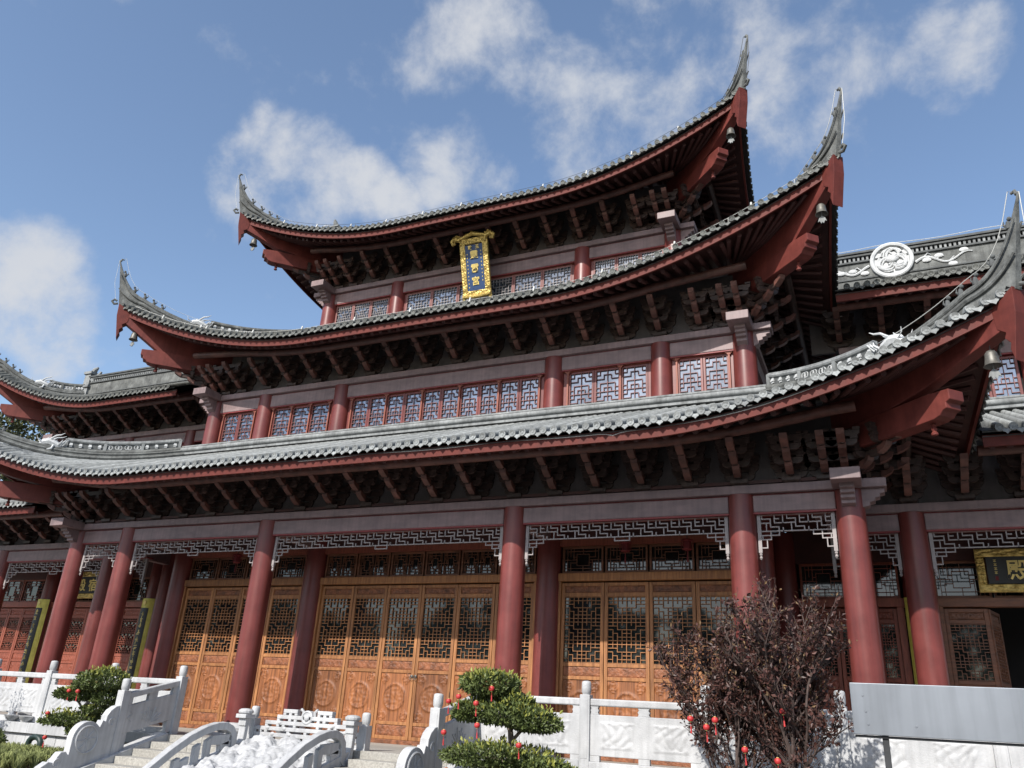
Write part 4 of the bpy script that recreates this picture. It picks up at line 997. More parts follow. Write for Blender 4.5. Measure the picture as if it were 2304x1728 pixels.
# ------------------------------------------------------------------ marble balustrades
YB = -1.6
PAN = {}
def post_geo(x, y, z0, ztop, w_=.17):
    o = MB(); h = w_ / 2; zc = ztop - .215
    o.box(x - h, x + h, y - h, y + h, z0, zc); return o
def cap_geo(x, y, zc, r=.078):
    o = MB(); o.lathe(x, y, [(r * .8, zc), (r * .86, zc + .02), (r, zc + .035), (r * 1.02, zc + .10), (r, zc + .17), (r * .95, zc + .19), (r * .8, zc + .205), (r * .4, zc + .213)], 20); return o
def cap_carve(o):
    for i, v in enumerate(o.v):
        a = math.atan2(v[1], v[0])
    return o
def post(par, x, y, z0, ztop):
    p = post_geo(x, y, z0, ztop).build('post', 'marble', par, bevel=.008)
    cap_geo(x, y, ztop - .215).build('post_cap', 'marble', p, smooth=True)
    o = MB(); o.box(x - .055, x + .055, y - .09, y - .083, z0 + .15, ztop - .28); o.build('post_inset', 'marble', p, bevel=.004)
def panel_relief(w_, h_):
    key = (round(w_, 2), round(h_, 2))
    if key not in PAN:
        def f(u, v):
            x = (u - .5) * w_; z = (v - .5) * h_; d = 0
            for cx in (-.25 * w_, .25 * w_):
                px, pz = abs(x - cx), abs(z); hw, hh = w_ * .165, h_ * .34
                if px < hw and pz < hh:
                    e = min(hw - px, hh - pz)
                    d += .012 * math.exp(-((e - .018) / .010) ** 2)
                    if e > .035: d += .015 * (abs(math.sin(17 * (x - cx) + 2.6 * math.sin(11 * z + 5 * cx)) * math.sin(15 * z + 2.2 * math.sin(13 * x + 1.7 + cx)))) ** .7
            return (x, -d, z)
        PAN[key] = shared(MB().grid(90, 40, f), 'carved_relief', 'marble', True)
    return PAN[key]
def balustrade(xs, label):
    t = thing('balustrade', label, 'balustrade', ((xs[0] + xs[-1]) / 2, YB, FL), 'white marble balustrades along the terrace')
    for x in xs: post(t, x, YB, FL + .004, 1.235)
    for a_, b_ in zip(xs[:-1], xs[1:]):
        a2, b2 = a_ + .085, b_ - .085; w_ = b2 - a2
        MB().box(a2, b2, YB - .06, YB + .06, .855, .965).build('handrail', 'marble', t, bevel=.02)
        p = MB().box(a2, b2, YB - .045, YB + .045, .13, .73).build('panel', 'marble', t, bevel=.008)
        o = place('carved_relief', panel_relief(w_ - .04, .58), p, loc=((a2 + b2) / 2, YB - .0455, .43))
        MB().box(a2, b2, YB - .09, YB + .09, FL + .004, .045).build('ground_rail', 'marble', t, bevel=.008)
        for xx in ((a2 + b2) / 2, a2 + .07, b2 - .07):
            hw = .10 if xx == (a2 + b2) / 2 else .07
            o = MB(); o.prism([(xx - hw, .73), (xx - hw * .8, .76), (xx - hw, .79), (xx - hw * .75, .82), (xx - hw, .855), (xx + hw, .855), (xx + hw * .75, .82), (xx + hw, .79), (xx + hw * .8, .76), (xx + hw, .73)], lambda p_, q, s_: (p_, YB + s_, q), -.04, .04)
            o.build('cloud_block', 'marble', t, bevel=.005)
            MB().box(xx - .09, xx + .09, YB - .04, YB + .04, .045, .13).build('foot_block', 'marble', t, bevel=.006)
balustrade([3.39, 5.36, 7.28, 9.2, 11.12, 13.04], 'marble balustrade right of the steps, behind the purple-leaved shrub')
balustrade([-13.04, -11.12, -9.2, -7.28, -5.36, -3.39], 'marble balustrade left of the steps, behind the bonsai by the grass')

# ------------------------------------------------------------------ steps with sloping side rails
RISE, TREAD, NST = .122, .385, 8
sl = RISE / TREAD
for g in (-1, 1):
    nm = 'right' if g > 0 else 'left'
    t = thing('stone_steps', f'flight of pale granite steps on the {nm} side of the carved ramp', 'steps', (g * 2.3, -3, GZ), 'granite steps up to the terrace')
    for k in range(NST):
        zt = FL - RISE * (k + 1) + .002; y1 = YT - .06 - TREAD * k; xs = sorted((g * 1.34, g * 3.22))
        nn = 2
        for q in range(nn):
            w_ = (xs[1] - xs[0]) / nn
            MB().box(xs[0] + w_ * q + .003, xs[0] + w_ * (q + 1) - .003, y1 - TREAD - .02, y1 + .02, zt - RISE - .02, zt).build('step', 'granite', t, bevel=.008)
    W = lambda a_, b_, s_: (g * 3.39 + s_, a_, b_)
    yE = YT - TREAD * NST - .1
    st = MB().prism([(YT - .06, FL + .03), (yE, FL + .03 + (yE - YT) * sl), (yE, GZ), (YT - .06, GZ)], W, -.165, .165).build('stringer', 'marble', t, bevel=.01)
    s2 = thing('step_balustrade', f'sloping marble rail with carved panel and drum stone on the {nm} edge of the steps', 'balustrade', (g * 3.39, -3, FL), 'sloping rails beside the steps')
    yn = -2.96; zl = lambda y: FL + .03 + (y - YT) * sl
    post(s2, g * 3.39, yn, zl(yn) - .02, .90)
    ya, yb = yn + .085, YB - .085; dz = .335 / 1.36
    R0 = lambda y: .52 + (y - yn) * dz   # rail underside
    MB().prism([(ya, R0(ya)), (yb, R0(yb)), (yb, R0(yb) + .11), (ya, R0(ya) + .11)], W, -.06, .06).build('handrail', 'marble', s2, bevel=.015)
    MB().prism([(ya, R0(ya) - .62), (yb, R0(yb) - .62), (yb, R0(yb) - .13), (ya, R0(ya) - .13)], W, -.045, .045).build('panel', 'marble', s2, bevel=.008)
    for face in (-1, 1):
        o = MB()
        for k in range(9):
            a0 = -1.2 + .3 * k; o.tube([W((ya + yb) / 2 + .02, R0((ya + yb) / 2) - .56, face * .047), W((ya + yb) / 2 + .02 + .30 * math.sin(a0) * (1 if k % 2 else .8), R0((ya + yb) / 2) - .56 + .30 * math.cos(a0) * (1 if k % 2 else .8), face * .047)], [.006, .016], 5)
        o.build('lotus_relief', 'marble', s2, smooth=True); o = MB()
        o.tube([W(ya + .12 + .05 * math.cos(q * 1.4), R0(ya) - .4 + .03 * q, face * .046) for q in range(7)], .009, 5); o.build('tendril_relief', 'marble', s2, smooth=True)
    MB().prism([(ya, R0(ya) - .13), (ya + .12, R0(ya + .12) - .13), (ya + .12, R0(ya + .12)), (ya, R0(ya))], W, -.04, .04).build('cloud_block', 'marble', s2)
    MB().prism([(yb - .12, R0(yb - .12) - .13), (yb, R0(yb) - .13), (yb, R0(yb)), (yb - .12, R0(yb - .12))], W, -.04, .04).build('cloud_block', 'marble', s2)
    ym = (ya + yb) / 2; MB().prism([(ym - .1, R0(ym - .1) - .13), (ym + .1, R0(ym + .1) - .13), (ym + .1, R0(ym + .1)), (ym - .1, R0(ym - .1))], W, -.04, .04).build('cloud_block', 'marble', s2)
    MB().prism([(yb - .13, zl(yb - .13)), (yb, zl(yb)), (yb, R0(yb) - .62), (yb - .13, R0(yb - .13) - .62)], W, -.045, .045).build('foot_block', 'marble', s2)
    MB().prism([(ya, zl(ya)), (ya + .13, zl(ya + .13)), (ya + .13, R0(ya + .13) - .62), (ya, R0(ya) - .62)], W, -.045, .045).build('foot_block', 'marble', s2)
    # drum stone with cloud scroll
    yd, zd, rd = -3.62, -.165, .30
    prof = [(yn - .085, .42), (yn - .17, .40), (yn - .27, .33), (yn - .33, .24), (yn - .34, .14), (yn - .40, .16)]
    prof += [(yd + rd * math.cos(a_), zd + rd * math.sin(a_)) for a_ in lin(.75, 3.05, 12)]
    prof += [(yd - .30, -.42), (yd - .36, -.36), (yd - .46, -.37), (yd - .52, -.45), (yd - .56, -.53), (yd - .66, -.52), (yd - .78, -.60), (yd - .88, -.72), (yd - .98, zl(yd - .98) + .01)]
    prof += [(yn - .085, zl(yn - .085))]
    MB().prism(prof, W, -.075, .075).build('drum_stone', 'marble', s2, bevel=.01)
    for face in (-1, 1):
        o = MB(); o.add([], [])
        c = lambda a_, r_, e=.0: W(yd + r_ * math.cos(a_), zd + r_ * math.sin(a_), face * (.078 + e))
        o.tube([c(a_, .225) for a_ in lin(0, 2 * math.pi, 28)], .018, 6, cap=False)
        for k in range(8): o.tube([c(k * .785, .02), c(k * .785 + .25, .11), c(k * .785 + .1, .19)], .010, 5)
        o.tube([W(yn - .2 + .1 * math.cos(a_) * (1 - a_ / 9), .12 + .1 * math.sin(a_) * (1 - a_ / 9), face * .077) for a_ in lin(0, 7, 20)], .012, 5)
        o.tube([W(yd - .5 + .09 * math.cos(a_) * (1 - a_ / 9), -.55 + .09 * math.sin(a_) * (1 - a_ / 9), face * .077) for a_ in lin(0, 7, 20)], .012, 5)
        o.build('drum_relief', 'marble', s2, smooth=True)

# ------------------------------------------------------------------ carved ramp between the two flights
rp = thing('carved_ramp', 'white stone ramp deeply carved with clouds between the two flights of steps', 'stone carving', (0, -3.2, GZ))
yT, yBm = -1.9, -4.75
def cloudh(x, y):
    return .055 * (abs(math.sin(5.1 * x + 2.3 * math.sin(3.7 * y + .7))) + abs(math.sin(6.3 * y + 2.1 * math.sin(4.9 * x + 1.9)))) + .028 * abs(math.sin(15 * x + 3 * math.sin(11 * y)) * math.cos(13 * y + 2.5 * math.sin(9 * x + 1)))
o = MB()
def fr(u, v):
    x = -1.06 + 2.12 * u; y = yBm + (yT - yBm) * v; e = min(min(u, 1 - u) * 2.12, min(v, 1 - v) * 2.85); k = min(1, max(0, (e - .05) / .06))
    return (x, y, FL - .06 + (y - yT) * sl + .10 + cloudh(x, y) * 1.25 * k)
o.grid(110, 140, fr); o.build('carved_slab', 'marble_carved', rp, smooth='all')
o = MB().prism([(yT, FL), (yBm, FL + (yBm - yT) * sl), (yBm, GZ), (yT, GZ)], lambda a_, b_, s_: (s_, a_, b_ + (.03 if b_ > GZ else 0)), -1.1, 1.1); o.build('ramp_bed', 'marble', rp)
# openwork screen at its head
scn = thing('openwork_screen', 'low pierced marble screen between two short posts at the head of the carved ramp', 'screen', (0, -1.7, FL))
for g in (-1, 1): post(scn, g * 1.26, -1.7, FL - .3, .555)
xw = 1.17; o = MB(); y0 = -1.7; u = xw / 9
S = []
for k in range(9): S += [('v', k, 0, 1 + (k % 2)), ('h', 1, k, k + 1)]
S = [('h', 0, 0, 18), ('h', 1, 0, 18), ('h', 2, 0, 18), ('h', 3, 2, 16), ('h', 4, 4, 14), ('h', 5, 5, 7), ('h', 5, 11, 13), ('v', 0, 0, 2), ('v', 18, 0, 2), ('v', 2, 1, 3), ('v', 16, 1, 3), ('v', 4, 2, 4), ('v', 14, 2, 4), ('v', 6, 3, 5), ('v', 12, 3, 5),
     ('v', 1, 1, 2), ('v', 3, 0, 1), ('v', 6, 0, 2), ('v', 12, 0, 2), ('v', 15, 0, 1), ('v', 17, 1, 2), ('v', 9, 0, 2), ('v', 5, 2, 3), ('v', 13, 2, 3), ('v', 7, 2, 4), ('v', 11, 2, 4), ('v', 8, 0, 1), ('v', 10, 0, 1), ('v', 5, 4, 5), ('v', 13, 4, 5), ('v', 7, 4, 5), ('v', 11, 4, 5)]
seg_lattice(o, S, -xw, FL + .04, u / 1.0 * 1.0, .105, y0 - .06, .068, .12); o.build('fretwork', 'marble', scn, bevel=.008)
o = MB(); o.lathe(0, y0, [(.12, .06), (.125, -.06), (.10, -.075), (.085, -.06)], 22, 'y', .40); o.blob((0, y0 - .07, .40), .06, .03, .06, 8, 6); 
for g in (-1, 1): MB().tube([(g * .15, y0, .34), (g * .13, y0, .50), (g * .19, y0, .54)], .03, 6).build('scroll_horn', 'marble', scn, smooth=True)
o.build('medallion', 'marble', scn, smooth=True)
for g in (-1, 1):
    for k in range(5): MB().blob((g * (.35 + .13 * k), y0 - .055, .09 + .10 * (k % 3)), .05, .02, .035, 8, 5).build('cloud_knot', 'marble', scn, smooth=True)
MB().box(-1.17, 1.17, y0 - .07, y0 + .07, FL - .3, FL + .03).build('base_rail', 'marble', scn, bevel=.01)
# arched scroll rails either side of the ramp
for g in (-1, 1):
    nm = 'right' if g > 0 else 'left'
    t = thing('scroll_rail', f'arched marble scroll rail along the {nm} edge of the carved ramp', 'rail', (g * 1.2, -3.2, FL), 'arched scroll rails beside the ramp')
    W = lambda a_, b_, s_: (g * 1.2 + s_, a_, b_); zr = lambda y: FL - .06 + (y - yT) * sl
    mid = [(-4.75, -.93), (-4.45, -.74), (-4.1, -.49), (-3.7, -.22), (-3.35, -.02), (-3.0, .12), (-2.75, .18), (-2.55, .19), (-2.40, .14), (-2.31, .04), (-2.29, -.09), (-2.29, -.22), (-2.24, -.27), (-2.16, -.26), (-2.08, -.16), (-2.04, -.02), (-2.03, .14), (-2.03, .33)]
    P = []; hw = .055
    L = []; Rr = []
    for i, (y, z) in enumerate(mid):
        a_ = mid[max(0, i - 1)]; b_ = mid[min(len(mid) - 1, i + 1)]; dy, dz_ = b_[0] - a_[0], b_[1] - a_[1]; l = math.hypot(dy, dz_); h2 = hw * (1.15 if i < 12 else .85)
        L.append((y - dz_ / l * h2, z + dy / l * h2)); Rr.append((y + dz_ / l * h2, z - dy / l * h2))
    o = MB(); V = []
    for s_ in (-.075, .075):
        V += [W(*p, s_) for p in L] + [W(*p, s_) for p in Rr]
    n = len(mid); F = []
    for i in range(n - 1):
        F += [(i, i + 1, n + i + 1, n + i), (2 * n + i, 3 * n + i, 3 * n + i + 1, 2 * n + i + 1), (i, 2 * n + i, 2 * n + i + 1, i + 1), (n + i, n + i + 1, 3 * n + i + 1, 3 * n + i)]
    F += [(0, n, 3 * n, 2 * n), (n - 1, 3 * n - 1, 4 * n - 1, 2 * n - 1)]
    o.add(V, F); o.build('scroll', 'marble', t, bevel=.012)
    o = MB(); o.box(g * 1.2 - .12, g * 1.2 + .12, -2.16, -1.90, .33, .40); o.lathe(g * 1.2, -2.03, [(.10, .40), (.135, .42), (.14, .46), (.10, .49), (.04, .50)], 14); o.box(g * 1.2 - .085, g * 1.2 + .085, -2.10, -1.96, .20, .33); o.build('finial', 'marble', t, bevel=.008)
    o = MB(); zz = lambda y: zr(y) + .05
    def blk(ya, yb, lo0, lo1, up0, up1, th=.045): o.prism([(ya, zz(ya) + lo0), (yb, zz(yb) + lo1), (yb, zz(yb) + up1), (ya, zz(ya) + up0)], W, -th, th)
    blk(-4.7, -2.0, -.1, -.1, .07, .07, .06)
    blk(-2.62, -2.36, .07, .07, .19, .19); blk(-2.95, -2.83, .07, .07, .36, .38); blk(-2.83, -2.40, .25, .12, .40, .30); blk(-3.20, -3.08, .07, .07, .34, .36); blk(-3.62, -3.30, .07, .07, .19, .22); blk(-3.62, -3.50, .19, .19, .26, .27); blk(-4.0, -3.72, .07, .07, .14, .16)
    o.build('fret_infill', 'marble', t, bevel=.006)

# ------------------------------------------------------------------ plants
def leaf_cloud(n, pts_fn, size, rnd, asp=.5, up=.35, fold=True):
    """n leaf faces; pts_fn(k)->(pos, outward)"""
    V = []; F = []
    for k in range(n):
        p, nrm = pts_fn(k)
        d = Vector((rnd.gauss(0, 1), rnd.gauss(0, 1), rnd.gauss(0, 1) + up)) + Vector(nrm) * 1.1; d.normalize()
        a_ = d.cross(Vector((rnd.gauss(0, 1), rnd.gauss(0, 1), rnd.gauss(0, 1))))
        if a_.length < 1e-4: continue
        a_.normalize(); s_ = size * rnd.uniform(.6, 1.35); w_ = s_ * asp; P0 = Vector(p); nn = d.cross(a_) * w_ * .25
        i = len(V)
        V += [tuple(P0), tuple(P0 + d * s_ * .5 + a_ * w_ * .5 + nn), tuple(P0 + d * s_), tuple(P0 + d * s_ * .5 - a_ * w_ * .5 + nn)]
        F.append((i, i + 1, i + 2, i + 3))
    m = MB(); m.v = V; m.f = F; return m
def pad_pts(c, rx, ry, rz, rnd, lump=.18):
    lumps = [(Vector((rnd.gauss(0, 1), rnd.gauss(0, 1), rnd.gauss(.3, .6))).normalized(), rnd.uniform(.4, 1)) for _ in range(16)]
    def f(k):
        d = Vector((rnd.gauss(0, 1), rnd.gauss(0, 1), rnd.gauss(.15, .9))).normalized()
        b = max((d.dot(l) - .72) / .28 * w_ for l, w_ in lumps); r = (1 - lump) + lump * 2 * max(0, b); r *= rnd.uniform(.62, 1.0) ** .6
        z = d.z * rz * r
        if d.z < 0: z *= .45
        return (c[0] + d.x * rx * r, c[1] + d.y * ry * r, c[2] + z), (d.x, d.y, d.z * 1.2)
    return f
def bonsai(label, pads, trunk, limbs, seed, bark):
    rnd = random.Random(seed); t = thing('bonsai_tree', label, 'tree', trunk[0][:3], 'cloud-pruned trees before the terrace')
    o = MB(); o.tube([p[:3] for p in trunk], [p[3] for p in trunk], 10)
    for l in limbs: o.tube([p[:3] for p in l], [p[3] for p in l], 7)
    o.build('trunk', bark, t, smooth=True)
    for c, rx, ry, rz, n in pads:
        fn = pad_pts(c, rx * .93, ry * .93, rz * .86, rnd, .26)
        cr_ = leaf_cloud(int(n * .82), fn, .062, rnd, .48, .5).build('crown', 'leaf', t)
        fn2 = pad_pts((c[0], c[1], c[2] + rz * .12), rx * 1.02, ry * 1.02, rz, rnd)
        def top(k):
            for _ in range(20):
                p, nrm = fn2(k)
                if nrm[2] > .35: return p, nrm
            return p, nrm
        tag(leaf_cloud(max(30, n // 28), top, .07, rnd, .5, .9).build('new_growth', 'leaf_new', cr_), kind='stuff')
        for _ in range(7):
            p, nrm = fn(0); o = MB(); o.tube([(c[0] + (p[0] - c[0]) * .1, c[1] + (p[1] - c[1]) * .1, c[2] - rz * .35), (c[0] + (p[0] - c[0]) * .7, c[1] + (p[1] - c[1]) * .7, c[2] + (p[2] - c[2]) * .5)], [.018, .006], 5); o.build('twig', bark, cr_)
    return t
YL = -2.9
bonsai('cloud-pruned bonsai with whitewashed trunk beside the left drum stone', [((-4.08, YL, .76), .54, .48, .32, 5200), ((-3.95, YL + .1, .50), .34, .34, .20, 2200), ((-4.64, YL - .05, .53), .42, .38, .16, 3200), ((-4.15, YL + .05, .30), .26, .26, .10, 1200), ((-4.72, YL, .07), .66, .46, .19, 5000), ((-4.35, YL, -.10), .28, .28, .16, 1400)],
       [(-4.62, YL, -.70, .07), (-4.57, YL, -.40, .055), (-4.46, YL - .02, -.15, .05), (-4.40, YL + .02, .12, .045), (-4.46, YL, .34, .04), (-4.25, YL, .55, .03)], [[(-4.42, YL, -.02, .03), (-4.65, YL, .05, .02), (-4.9, YL, .08, .012)], [(-4.44, YL, .28, .03), (-4.62, YL, .42, .02), (-4.8, YL, .5, .01)], [(-4.40, YL, .15, .025), (-4.2, YL, .28, .018), (-4.05, YL, .33, .01)]], 3, 'bark_pale')
YR = -3.3
bonsai('cloud-pruned bonsai hung with small red lanterns right of the steps', [((4.42, YR, .97), .48, .42, .30, 4800), ((4.55, YR + .1, .80), .3, .3, .16, 1500), ((4.18, YR, .62), .34, .32, .20, 2600), ((4.78, YR + .12, .78), .34, .32, .17, 1900), ((4.72, YR - .05, .60), .46, .4, .24, 3600), ((5.18, YR, .52), .38, .36, .24, 3200), ((4.72, YR - .05, .03), .86, .6, .24, 6800), ((5.35, YR, -.08), .45, .4, .18, 2200)],
       [(4.86, YR, -.72, .075), (4.90, YR, -.35, .06), (4.84, YR, .0, .055), (4.83, YR, .25, .045), (4.80, YR, .45, .04), (4.62, YR, .72, .03), (4.52, YR, .9, .02)], [[(4.83, YR, .30, .03), (4.98, YR, .45, .022), (5.15, YR, .52, .012)], [(4.68, YR, .62, .022), (4.4, YR, .64, .018), (4.2, YR, .62, .01)], [(4.84, YR, .0, .03), (4.6, YR, .05, .02), (4.3, YR, .06, .01)], [(4.84, YR, .0, .03), (5.1, YR, -.02, .02), (5.4, YR, -.05, .01)]], 9, 'bark')
# purple-leaved shrub
def shrub():
    rnd = random.Random(21); Y0 = -3.4; t = thing('purple_shrub', 'tall purple-leaved shrub before the right balustrade', 'shrub', (8.3, Y0, -.68))
    def stem(p, d, l, r, lv, out):
        pts = [p]; n = 7 if lv < 2 else 5; P0 = Vector(p); D = Vector(d).normalized()
        for i in range(n):
            D = (D + Vector((rnd.gauss(0, .10), rnd.gauss(0, .10), rnd.gauss(.03, .06)))).normalized(); P0 = P0 + D * l / n; pts.append(tuple(P0))
        out.append((pts, r, lv))
        if lv < 3:
            for i in range(2, n + 1):
                for _ in range(2 if lv < 2 else 1):
                    if rnd.random() < .86:
                        a_ = rnd.uniform(0, 6.283); s_ = rnd.uniform(.35, .95); nd = D + Vector((math.cos(a_) * s_, math.sin(a_) * s_, rnd.uniform(.0, .5)))
                        stem(pts[i], nd, l * rnd.uniform(.34, .52), r * .5, lv + 1, out)
    out = []
    for p, d, l, r in (((8.12, Y0, -.68), (-.14, 0, 1), 1.75, .035), ((8.06, Y0, -.68), (-.27, .1, 1), 1.72, .03), ((8.04, Y0, -.68), (-.20, -.05, 1), 1.75, .028), ((8.60, Y0, -.68), (.02, 0, 1), 2.0, .04), ((8.62, Y0, -.68), (.14, -.05, 1), 1.9, .035), ((8.55, Y0 + .05, -.68), (-.10, .1, 1), 1.95, .035), ((8.66, Y0, -.68), (.28, .02, 1), 1.7, .03)):
        stem(p, d, l, r, 0, out)
    o = MB()
    for pts, r, lv in out:
        n = len(pts); o.tube(pts, [max(.003, r * (1 - .6 * i / (n - 1))) for i in range(n)], 6 if lv < 2 else 4, cap=False)
    o.build('stems', 'bark_dark', t, smooth=True)
    tw = [q for q in out if q[2] >= 2]; V1 = []
    def fn(k):
        pts, r, lv = rnd.choice(tw); i = rnd.randrange(len(pts) - 1); s_ = rnd.random(); a_, b_ = Vector(pts[i]), Vector(pts[i + 1]); p = a_.lerp(b_, s_) + Vector((rnd.gauss(0, .018), rnd.gauss(0, .018), rnd.gauss(0, .018)))
        if p.z < .55 and rnd.random() < .55: return fn(k)
        return tuple(p), (rnd.gauss(0, .4), rnd.gauss(0, .4), rnd.gauss(0, .4))
    leaf_cloud(13000, fn, .072, rnd, .48, .1).build('crown', 'leaf_purple', t)
    def fn2(k):
        for _ in range(30):
            pts, r, lv = rnd.choice(tw)
            if pts[-1][2] > 1.0 or rnd.random() < .12: break
        p = Vector(pts[-1]) + Vector((rnd.gauss(0, .03), rnd.gauss(0, .03), rnd.gauss(0, .03))); return tuple(p), (0, 0, .5)
    tag(leaf_cloud(1500, fn2, .055, rnd, .4, .6).build('new_growth', 'leaf_tan', t), kind='stuff')
    return t
shrub()
# low clipped bush, ornamental grass
rnd = random.Random(4)
t = thing('clipped_bush', 'round clipped bush at the lower left corner', 'bush', (-7.35, -2.75, -.66))
leaf_cloud(3600, pad_pts((-7.35, -2.75, -.45), .48, .42, .30, rnd, .12), .055, rnd, .5, .4).build('crown', 'leaf', t)
MB().tube([(-7.35, -2.75, -.70), (-7.33, -2.75, -.35)], [.03, .015], 6).build('stem', 'bark', t)
V = []; F = []
for k in range(9000):
    u_ = rnd.random(); x = -7.0 + 3.0 * u_; y = rnd.uniform(-4.4, -2.3)
    if y > -2.6 and x > -5.0: continue
    c = (math.floor(x / .32) * .32 + .16 + .05 * math.sin(y * 9), math.floor(y / .32) * .32 + .16); dx_, dy_ = x - c[0], y - c[1]
    hgt = rnd.uniform(.16, .34); a_ = math.atan2(dy_, dx_) + rnd.gauss(0, .5); ln = rnd.uniform(.08, .30); w_ = .006
    z0 = -.68; p0 = Vector((c[0] + dx_ * .4, c[1] + dy_ * .4, z0)); D = Vector((math.cos(a_), math.sin(a_), 0)); s_ = Vector((-D.y, D.x, 0)) * w_
    p1 = p0 + D * ln * .35 + Vector((0, 0, hgt * .8)); p2 = p0 + D * ln + Vector((0, 0, hgt * .75 - ln * .35)); i = len(V)
    V += [tuple(p0 - s_), tuple(p0 + s_), tuple(p1 + s_ * .8), tuple(p1 - s_ * .8), tuple(p2)]; F += [(i, i + 1, i + 2, i + 3), (i + 3, i + 2, i + 4)]
o = MB(); o.v = V; o.f = F; g_ = o.build('ornamental_grass', 'grass', None); tag(g_, 'arching green ornamental grass at the foot of the left terrace wall', 'grass', kind='stuff')
# lanterns hung on the plants
def lantern(x, y, z, label):
    t = thing('red_lantern', label, 'lantern', (x, y, z), 'small red lanterns hung on the plants'); r = .042
    o = MB(); n = 14
    o.lathe(x, y, [(r * .35, z - r * .82), (r * .75, z - r * .66), (r * .98, z - r * .25), (r, z), (r * .98, z + r * .25), (r * .75, z + r * .66), (r * .35, z + r * .82)], n); o.build('body', 'lantern', t, smooth=True)
    o = MB(); o.lathe(x, y, [(r * .38, z + r * .80), (r * .38, z + r * 1.0)], 8); o.lathe(x, y, [(r * .38, z - r * 1.0), (r * .38, z - r * .8)], 8); o.build('cap', 'gold_plain', t)
    o = MB(); o.tube([(x, y, z - r), (x + .004, y, z - r - .05)], .003, 4); o.tube([(x + .004, y, z - r - .05), (x + .008, y, z - r - .13)], [.008, .012], 6); o.build('tassel', 'lantern', t)
    MB().tube([(x, y, z + r), (x, y, z + r + .08)], .0025, 4).build('string', 'cable_dark', t)
for i, (x, z, w_) in enumerate(((3.97, .78, 'leftmost, beside the handrail'), (4.13, .85, 'below the top pad'), (4.42, .77, 'at the centre of the crown'), (4.46, .48, 'under the middle pad'), (3.93, .36, 'low at the left of the crown'), (5.12, .26, 'under the right-hand pad'), (4.02, -.13, 'lowest, at the left of the bottom pad'), (4.62, .98, 'near the column, half hidden in the top pad'))):
    lantern(x, YR - (.40 if i != 7 else .33), z, f'small red lantern on the right bonsai, {w_}')
for x, z, w_ in ((-4.28, .62, 'right of the pair under the top pad'), (-4.52, .62, 'left of the top pad'), (-4.95, .20, 'between the two lower pads'), (-4.86, -.22, 'below the lowest pad')):
    lantern(x, YL - .36, z, f'small red lantern on the left bonsai, {w_}')
for x, z, w_ in ((7.52, .72, 'leftmost'), (7.72, .63, 'directly under the leftmost one'), (7.83, .72, 'in front of the thin stem'), (8.18, .40, 'between the two stem clusters'), (8.56, .30, 'lowest, before the thick stems'), (8.66, .86, 'in the middle of the leaves')):
    lantern(x, -3.78, z, f'small red lantern on the purple shrub, {w_}')
t = thing('flowering_shrub', 'small twiggy shrub with pink blossoms at the far left balustrade', 'shrub', (-8.3, -2.7, -.66))
rnd = random.Random(14); tips = []
o = MB()
for k in range(16):
    a_ = rnd.uniform(0, 6.28); sp = rnd.uniform(.1, .42); h_ = rnd.uniform(1.3, 2.05); p0 = (-8.3, -2.7, -.70); p1 = (-8.3 + sp * .4 * math.cos(a_), -2.7 + sp * .4 * math.sin(a_), -.7 + h_ * .5); p2 = (-8.3 + sp * math.cos(a_ + .3), -2.7 + sp * math.sin(a_ + .3), -.7 + h_); o.tube([p0, p1, p2], [.016, .010, .004], 5); tips += [(p1, p2)] * 3
o.build('stems', 'bark', t)
def fb(k):
    p, q = rnd.choice(tips); u_ = rnd.uniform(.4, 1.05); return tuple(Vector(p).lerp(Vector(q), u_) + Vector((rnd.gauss(0, .04), rnd.gauss(0, .04), rnd.gauss(0, .04)))), (0, 0, 0)
leaf_cloud(420, fb, .05, rnd, .5, .1).build('crown', 'leaf_purple', t)
tag(leaf_cloud(130, fb, .045, rnd, .9, .1).build('blossom', 'pink', t), kind='stuff')
# odds and ends by the wall
t = thing('vent_pipe', 'dark green gooseneck pipe rising from the grass', 'pipe', (-6.3, -2.35, -.68))
o = MB(); o.tube([(-6.48, -2.35, -.72), (-6.47, -2.35, -.45)] + [(-6.29 + .18 * math.cos(a_), -2.35, -.42 + .13 * math.sin(a_)) for a_ in lin(math.pi, 0, 8)] + [(-6.11, -2.35, -.50)], .058, 12); o.build('pipe', 'pipe_green', t, smooth=True)
o = MB(); o.tube([(-6.11, -2.35, -.47), (-6.11, -2.35, -.55)], .068, 12); o.build('collar', 'pipe_green', t, smooth=True)
for x, lab in ((-7.95, 'white bowl on the terrace ledge at the far left'), (-7.48, 'white bowl on the terrace ledge nearer the bonsai')):
    b = MB().lathe(0, 0, [(.05, 0), (.06, .015), (.12, .06), (.155, .12), (.15, .125), (.11, .07), (.04, .03)], 20).build('bowl', 'marble', None, smooth=True, loc=(x, YT - .02, FL + .01)); tag(b, lab, 'bowl', 'white bowls on the ledge')
# grey metal notice board near the camera, seen from behind
t = thing('notice_board', 'blank grey metal notice board on dark posts in the right foreground', 'sign', (10.4, -8.5, GZ))
o = MB(); o.box(9.665, 11.25, -8.52, -8.495, .625, .95); o.build('panel', 'steel', t, bevel=.004)
o = MB(); o.box(9.67, 11.25, -8.5, -8.44, .607, .623); o.build('bottom_channel', 'dark_steel', t, bevel=.003)
for x in (9.855, 11.0): MB().box(x - .02, x + .02, -8.485, -8.445, GZ, .93).build('post', 'dark_steel', t, bevel=.003)
for x in (9.74, 10.03): 
    for z in (.69, .77, .87)[:3 if x < 10 else 1]: MB().lathe(x + (.89 - z) * .1, -8.52, [(.0075, 0), (.006, -.004)], 8, 'y', z).build('screw', 'steel', t)

